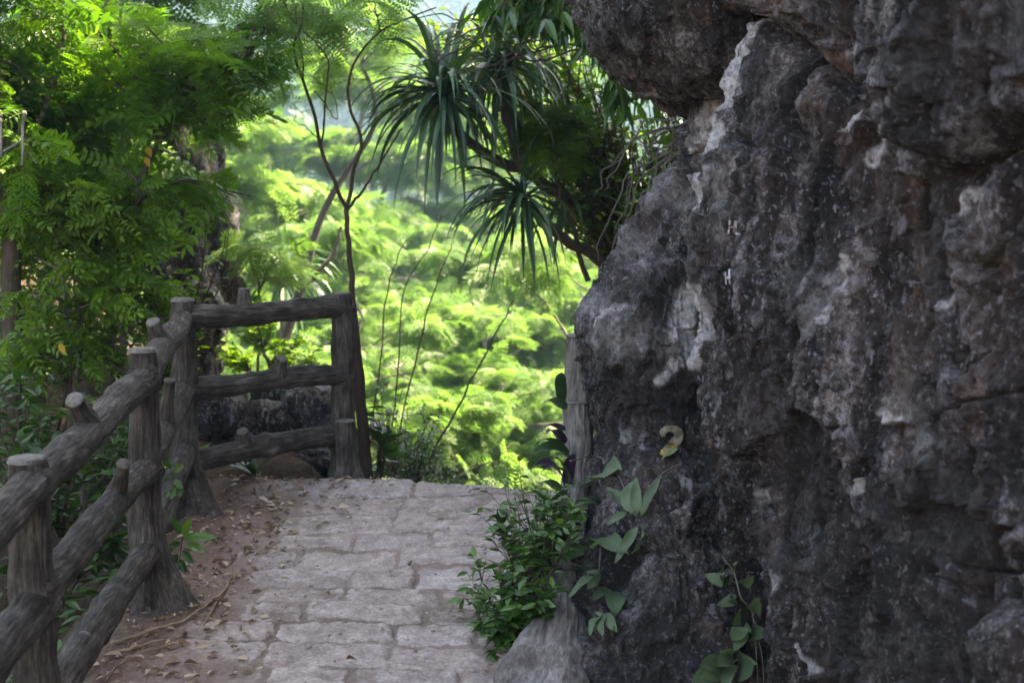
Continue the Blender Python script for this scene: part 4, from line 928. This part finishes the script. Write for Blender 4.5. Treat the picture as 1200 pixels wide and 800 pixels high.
# far forest: one mass
fb = MB(); nT = 620
fx = rng.uniform(-75, 75, nT); fy = 42 + 135 * rng.uniform(0, 1, nT) ** .8
fz = ground_z(fx, fy)
for i in range(nT):
    Rr = rng.uniform(2.2, 4.2); n = 130; v = unit(rng.normal(0, 1, (n, 3))); v[:, 2] = abs(v[:, 2]) * 1.2 - .2
    q = np.array([fx[i], fy[i], fz[i] + Rr * 1.2]) + v * Rr * rng.uniform(.6, 1.05, (n, 1))
    stamp(fb, LEAFR, q, unit(v + rng.normal(0, .6, (n, 3))), v + rng.normal(0, .4, (n, 3)), rng.uniform(.9, 1.7, n), np.clip(rng.normal(.3 + .4 * rng.uniform(), .15, n), 0, 1))
o = fb.build('far_forest', M['far_leaf'], smooth=False); tag(o, 'hazy blue green forest covering the far hillside', 'forest', kind='stuff')

# ------------------------------------------------------------------ small plants by the rock and the railing
leaf_bush('bushy dark green weed at the foot of the rock beside the paving', gp(610, 4.32), [zone(618, 690, 4.3, 46, 52, .18, 36, 11), zone(590, 715, 4.25, 46, 42, .16, 26, 10), zone(640, 635, 4.4, 34, 38, .12, 30, 12), zone(640, 710, 4.15, 20, 40, .08, 14, 12), zone(580, 745, 4.2, 25, 20, .1, 8, 9), zone(600, 650, 4.4, 45, 36, .14, 14, 9), zone(570, 680, 4.3, 38, 40, .12, 8, 7), zone(660, 600, 4.35, 28, 40, .1, 12, 9), zone(690, 610, 4.15, 22, 40, .06, 7, 7)], LEAF, .05, .5, M['broad'], name='weed_bush', cat='bush', r0=.003, tonev=.3)
leaf_bush('sprawling twiggy weed with spoon-shaped leaves above the paving edge', gp(640, 4.55), [zone(565, 600, 4.45, 26, 40, .1, 7, 5), zone(610, 555, 4.6, 40, 22, .1, 7, 5), zone(600, 605, 4.5, 40, 22, .12, 12, 8), zone(640, 580, 4.55, 30, 28, .12, 12, 8), zone(590, 578, 4.6, 28, 22, .1, 5, 6), zone(665, 600, 4.45, 28, 34, .1, 14, 8)], LEAF, .045, .6, M['broad'], name='weed', cat='plant', r0=.0028, tonev=.3)
leaf_bush('small seedling with bright green leaves leaning over the paving', gp(568, 4.55), [zone(548, 690, 4.5, 18, 22, .06, 6, 5), zone(560, 650, 4.5, 14, 14, .05, 4, 4)], LEAF, .05, .8, M['broad'], name='seedling', cat='plant', r0=.0025, tonev=.1)
# purple-backed strap-leaved plant
pl = thing('purple_plant', 'strap-leaved plant with purple undersides growing from the foot of the grey posts', 'plant'); cb = MB(); c2 = MB()
for (bx, by, tx, ty, L, mt, tn) in [(660, 470, 655, 430, .19, 0, .1), (662, 480, 636, 462, .15, 0, .3), (660, 505, 632, 496, .16, 1, .1), (664, 535, 630, 500, .18, 0, .4), (664, 530, 622, 520, .17, 0, .5), (660, 560, 628, 530, .18, 1, .6), (668, 560, 640, 540, .18, 1, .7), (655, 575, 625, 555, .14, 0, .4), (668, 575, 648, 510, .2, 0, .3), (665, 570, 672, 515, .2, 1, .3), (655, 590, 622, 585, .15, 0, .6), (650, 600, 668, 560, .18, 0, .4), (660, 520, 645, 500, .18, 1, .2)]:
    p0, p1 = P(bx, by, 4.7), P(tx, ty, 4.62); d = unit(p1 - p0) + np.array([0, -.25, .25]); strap([cb, c2][mt], p0, d, L, .042, 1.1, tn, 9, fold=.35, twist=rng.normal(0, .5))
cb.build('green_leaves', M['sword'], pl, smooth=True); c2.build('purple_leaves', M['purple'], pl, smooth=True)
# long-leaved epiphyte on the rock
def explicit_plant(name, label, leaves, stems, leafm, Ymat, tmpl=LEAFN, cat='plant', lift=.05, barkm=None):
    root = thing(name, label, cat); cb = MB(); tb = MB()
    for (bx, by, tx, ty, w, tn) in leaves:
        if Ymat is None: p0, n = cast(bx, by, .012); p1, n1 = cast(tx, ty, lift)
        else: p0 = P(bx, by, Ymat); p1 = P(tx, ty, Ymat - .03); n = np.array([.1, -1, .4])
        d = p1 - p0; L = np.linalg.norm(d); stamp(cb, leaf_big(w * .85, .10 + .1 * rng.uniform(), rng.uniform(.05, .25)), p0[None], d, n * .8 + np.array([0, -.2, .3]) + rng.normal(0, .25, 3), L, tn)
    for s_ in stems:
        pts = np.array([cast(a, b_, .015)[0] if Ymat is None else P(a, b_, Ymat) for a, b_ in s_]); tube(tb, pts, [.003, .002, .0015], 5, 20); tb.build('stem', barkm or M['greybark'], root); tb = MB()
    cb.build('leaves', leafm, root)
    return root
M['fern'] = leafmat('dull_fern_leaf', G3((.035, .065, .035), (.07, .115, .062), (.14, .195, .11)), .25, (1, 1.1, .6), .5, .4)
explicit_plant('rock_fern', 'rosette of long grey green leaves growing out of the side of the rock', [(740, 602, 735, 562, .55, .8), (745, 605, 748, 562, .34, .6), (752, 604, 766, 560, .26, .5), (735, 600, 712, 618, .36, .7), (748, 615, 720, 655, .26, .5), (752, 618, 756, 652, .32, .6), (738, 597, 716, 570, .4, .4), (706, 560, 722, 545, .5, .7), (700, 560, 680, 572, .35, .6), (775, 540, 790, 528, .25, .9)], [[(668, 540), (700, 535), (725, 555), (742, 600)], [(742, 600), (770, 560), (800, 540)]], M['fern'], None)
explicit_plant('small_fern', 'two small pale leaflet sprays low on the rock below the long-leaved rosette', [(700, 675, 672, 690, .3, .7), (702, 672, 690, 688, .3, .6), (703, 670, 692, 668, .35, .8), (715, 690, 695, 698, .35, .4), (716, 694, 730, 700, .35, .5), (706, 722, 690, 738, .3, .6), (706, 722, 700, 715, .35, .7), (708, 722, 706, 740, .3, .6), (710, 720, 718, 735, .3, .5), (712, 738, 724, 742, .3, .4), (690, 640, 666, 655, .3, .6), (695, 635, 722, 622, .3, .5)], [[(705, 640), (703, 655), (701, 675)], [(709, 720), (708, 735), (706, 750)]], M['fern'], None)
explicit_plant('wall_vine', 'thin trailing vine with small leaves low on the right part of the rock', [(852, 662, 842, 672, .35, .6), (858, 660, 866, 668, .35, .5), (850, 675, 838, 680, .35, .6), (858, 678, 845, 690, .3, .6), (862, 700, 848, 710, .35, .5), (868, 682, 878, 676, .35, .5), (866, 715, 862, 725, .4, .6), (855, 765, 842, 775, .5, .8), (862, 760, 850, 768, .45, .7), (860, 752, 868, 740, .45, .7), (868, 745, 872, 735, .4, .6), (850, 778, 835, 788, .5, .8), (845, 780, 830, 778, .5, .7), (855, 782, 852, 795, .5, .6), (868, 778, 880, 784, .5, .6), (838, 790, 822, 798, .5, .8), (880, 745, 890, 738, .4, .6), (885, 718, 890, 705, .35, .7)], [[(850, 655), (862, 670), (868, 700), (880, 715), (885, 750), (888, 800)], [(890, 700), (882, 720), (888, 745), (865, 770), (845, 785)], [(888, 745), (893, 770), (895, 800)]], M['fern'], None)
explicit_plant('rail_plant', 'young glossy-leaved plant at the foot of the second railing post', [(215, 628, 222, 608, .45, .9), (212, 625, 203, 607, .5, .4), (216, 630, 250, 627, .36, .9), (218, 638, 240, 644, .5, .95), (212, 636, 196, 640, .5, .3), (214, 645, 226, 660, .5, .3), (208, 648, 198, 668, .5, .3), (210, 655, 218, 672, .5, .2), (204, 640, 190, 655, .5, .3)], [[(208, 690), (210, 660), (214, 628)]], M['broad'], 4.66, barkm=M['bark'])
explicit_plant('climbing_plant', 'dull green climbing plant hanging on the low rail beside the corner post', [(200, 548, 192, 540, .5, .5), (203, 552, 213, 545, .5, .6), (200, 560, 190, 566, .5, .3), (204, 562, 214, 572, .5, .6), (204, 570, 200, 585, .5, .5), (208, 568, 212, 582, .5, .4), (198, 575, 190, 588, .5, .4)], [[(200, 610), (204, 575), (200, 545)]], M['broad'], 4.95, barkm=M['bark'])
br = thing('strap_leaf_plant', 'dark low rosette of arching sword leaves under the lowest end rail', 'plant'); cb = MB(); p0 = gp(297, 6.0, 0)
for k in range(17):
    a = rng.uniform(0, 6.28); strap(cb, p0 + [0, 0, .01], np.array([math.cos(a) * 1.1, math.sin(a) * .8, rng.uniform(.35, 1.3)]), rng.uniform(.17, .27), .024, 1.2, float(rng.uniform(0, .6)), 9)
cb.build('leaves', M['sword'], br)
# a frond reaching over the rail, and undergrowth
feather_tree('low feathery seedling whose frond pokes past the nearest post at the left edge', [(np.vstack([gp(-20, 3.7), line([(-25, 640), (-15, 590)], 3.7)]), [.004, .003])], [zone(0, 583, 3.6, 15, 5, .05, 2, 3)], .10, FR_HI, .9, M['feather'], M['bark'], name='seedling')
ug = MB(); n = 5200
ux = rng.uniform(-4.6, -1.33, n); uy = rng.uniform(2.2, 9.5, n); keep = ~((ux > -1.5) & (uy > 6.2)); ux, uy = ux[keep], uy[keep]; n = len(ux)
uz = ground_z(ux, uy) + rng.uniform(0, 1, n) ** 1.6 * (.25 + .35 * np.clip(-ux - 1.4, 0, 1))
stamp(ug, LEAF, np.stack([ux, uy, uz], -1), rdirs(n, -.3, .5), np.array([0, 0, 1.]) + rng.normal(0, .45, (n, 3)), rng.uniform(.05, .13, n), np.clip(rng.normal(.3, .2, n), 0, 1))
tag(ug.build('undergrowth', M['broad'], smooth=False), 'dark leafy ground cover filling the bank behind the railing', 'undergrowth', kind='stuff')
# litter
lt = MB(); n = 1100
lx = np.concatenate([rng.normal(-1.06, .14, 700), rng.uniform(-.9, .3, 45), rng.normal(.12, .08, 150), rng.uniform(-1.1, -.5, 120)]); ly = np.concatenate([rng.uniform(3.7, 6.1, 700), rng.uniform(3.7, 5.95, 45), rng.uniform(4., 5.2, 150), rng.uniform(5.3, 6.1, 120)])
k_ = (lx > -1.33) & (lx < .5); lx, ly = lx[k_], ly[k_]; n = len(lx)
lz = np.array([gz_at(a, b_) for a, b_ in zip(lx, ly)]) + rng.uniform(.003, .012, n)
stamp(lt, leaf_t(.45, .35, .3), np.stack([lx, ly, lz], -1), rdirs(n, -.1, .35), np.array([0, 0, 1.]) + rng.normal(0, .5, (n, 3)), rng.uniform(.012, .040, n) * np.where(rng.uniform(size=n) < .12, 1.7, 1), rng.uniform(0, 1, n) ** .8)
lx2 = rng.uniform(-1.65, -.72, 900); ly2 = rng.uniform(6.2, 7.4, 900)
tag(lt.build('leaf_litter', M['litter'], smooth=False), 'dry brown leaf litter scattered along the earth edge of the paving', 'leaf litter', kind='stuff')
rb = MB(); bv2 = None
ob = bpy.data.objects['rock_outcrop']; me = ob.data; co = np.zeros(len(me.vertices) * 3); me.vertices.foreach_get('co', co); co = co.reshape(-1, 3)
top = co[(co[:, 2] > np.percentile(co[:, 2], 45)) & (co[:, 1] < 6.95)]; top = top[(top[:, 0] < -1.32) | (top[:, 0] > -1.12)]; q = top[rng.integers(0, len(top), 420)] + [0, 0, .012]
stamp(rb, leaf_t(.35, .3, .3), q, rdirs(420, -.3, .4), np.array([0, -.2, 1.]) + rng.normal(0, .5, (420, 3)), rng.uniform(.03, .08, 420), rng.uniform(0, .45, 420))
tag(rb.build('rubble_litter', M['litter'], smooth=False), 'pale dead leaves caught on the rubble behind the end rails', 'leaf litter', kind='stuff')
# pebbles
pb = MB(); n = 260; V0 = unit(np.array([[1, 0, 0], [-1, 0, 0], [0, 1, 0], [0, -1, 0], [0, 0, 1], [0, 0, -1], [1, 1, 1], [-1, 1, 1], [1, -1, 1], [-1, -1, 1.]])); T0 = np.array([[4, 6, 7], [4, 7, 9], [4, 9, 8], [4, 8, 6], [6, 0, 2], [6, 2, 7], [7, 2, 1], [7, 1, 9], [9, 1, 3], [9, 3, 8], [8, 3, 0], [8, 0, 6], [5, 2, 0], [5, 1, 2], [5, 3, 1], [5, 0, 3]])
pxn = np.concatenate([rng.normal(-.95, .18, 170), rng.uniform(-.8, .25, 90)]); pyn = rng.uniform(3.8, 6.0, n); pxn = np.clip(pxn, -1.3, .4)
stamp(pb, (V0 * [1, .8, .5], T0), np.stack([pxn, pyn, [gz_at(a, b_) + .002 for a, b_ in zip(pxn, pyn)]], -1), rdirs(n, -.05, .05), np.array([0, 0, 1.]), rng.uniform(.003, .010, n), .5)
tag(pb.build('pebbles', plain('pebble', (.34, .28, .25), var=.3)), 'tiny stones and crumbs of earth on the paving', 'pebbles', kind='stuff')
def stick(label, pts, r_):
    g_ = []
    for (a, b_) in pts:
        v = P(a, b_, 8.) - CAM; t = (0 - CAM[2]) / (v[2] - SL * v[1]); h = CAM + v * t; g_.append([h[0], h[1], gz_at(h[0], h[1]) + r_ * 1.3 + .004])
    b = MB(); tube(b, np.array(g_), [r_, r_ * .9, r_ * .5], 8, 40, wob=.004, seed=int(rng.integers(50)))
    tag(b.build('stick', M['stick'], None), label, 'stick')
stick('pale curved dead stem lying on the earth near the foot of the second post', [(272, 668), (268, 685), (255, 710), (240, 742)], .0055)
stick('long brown root-like stick running from the post foot to the paving', [(132, 768), (175, 755), (215, 738), (248, 712)], .006)
stick('thin pale stick just below the long brown one', [(130, 778), (165, 770), (200, 758), (224, 750)], .004)
stick('short thin twig at the bottom left of the earth edge', [(132, 796), (150, 782), (185, 772), (200, 765)], .003)
# ------------------------------------------------------------------ air, light, camera
HAZE = True
if HAZE:
    me = bpy.data.meshes.new('haze'); x0, x1, y0, y1, z0, z1 = -162, 162, -16, 212, -16, 75
    v = [(x, y, z) for x in (x0, x1) for y in (y0, y1) for z in (z0, z1)]
    me.from_pydata(v, [], [(0, 1, 3, 2), (4, 6, 7, 5), (0, 4, 5, 1), (2, 3, 7, 6), (0, 2, 6, 4), (1, 5, 7, 3)]); ho = bpy.data.objects.new('haze', me); col.objects.link(ho); ho['kind'] = 'stuff'; tag(ho, 'pale bluish haze in the valley air', 'haze')
    m, nt = newmat('haze_air'); g = NT(nt); pv = g.n('ShaderNodeVolumePrincipled'); pv.inputs['Color'].default_value = (.42, .68, 1, 1); pv.inputs['Density'].default_value = .0019; pv.inputs['Anisotropy'].default_value = .2
    o_ = g.n('ShaderNodeOutputMaterial'); g.l(pv.outputs[0], o_.inputs['Volume']); me.materials.append(m)
SUN_EL, SUN_AZ = R(58), R(52)             # azimuth from +Y (down the path) towards +X
w = bpy.data.worlds.new('World'); sc.world = w; w.use_nodes = True
nt = w.node_tree; nt.nodes.clear(); g = NT(nt)
sky = g.n('ShaderNodeTexSky', sky_type='NISHITA', sun_disc=False, sun_elevation=SUN_EL, sun_rotation=SUN_AZ); sky.air_density = 1.0; sky.dust_density = 1.5
bg = g.n('ShaderNodeBackground'); bg.inputs[1].default_value = .10; g.l(sky.outputs[0], bg.inputs[0]); ow = g.n('ShaderNodeOutputWorld'); g.l(bg.outputs[0], ow.inputs[0])
L = bpy.data.lights.new('sun', 'SUN'); L.energy = 4.4; L.angle = R(.53); L.color = (1, .95, .86)
lo = bpy.data.objects.new('sun', L); col.objects.link(lo)
sd = Vector((math.sin(SUN_AZ) * math.cos(SUN_EL), math.cos(SUN_AZ) * math.cos(SUN_EL), math.sin(SUN_EL))); lo.rotation_euler = sd.to_track_quat('Z', 'Y').to_euler()
cd = bpy.data.cameras.new('camera'); cam = bpy.data.objects.new('camera', cd); col.objects.link(cam); sc.camera = cam
cd.lens = 50.01; cd.sensor_width = 36; cd.clip_end = 1000; cd.clip_start = .05
cam.location = CAM; cam.rotation_euler = (math.pi / 2 - PITCH, 0, 0)
cd.dof.use_dof = True; cd.dof.focus_distance = 4.4; cd.dof.aperture_fstop = 4.2
sc.view_settings.view_transform = 'Standard'; sc.view_settings.look = 'None'; sc.view_settings.gamma = 1; sc.view_settings.use_curve_mapping = False
sc.view_settings.exposure = 3.45
sc.view_settings.use_white_balance = True; sc.view_settings.white_balance_temperature = 9400; sc.view_settings.white_balance_tint = 13
sc.cycles.use_denoising = True; sc.cycles.use_adaptive_sampling = False
sc.cycles.max_bounces = 5; sc.cycles.diffuse_bounces = 4; sc.cycles.glossy_bounces = 2; sc.cycles.transmission_bounces = 4; sc.cycles.volume_bounces = 0
sc.cycles.sample_clamp_indirect = 6
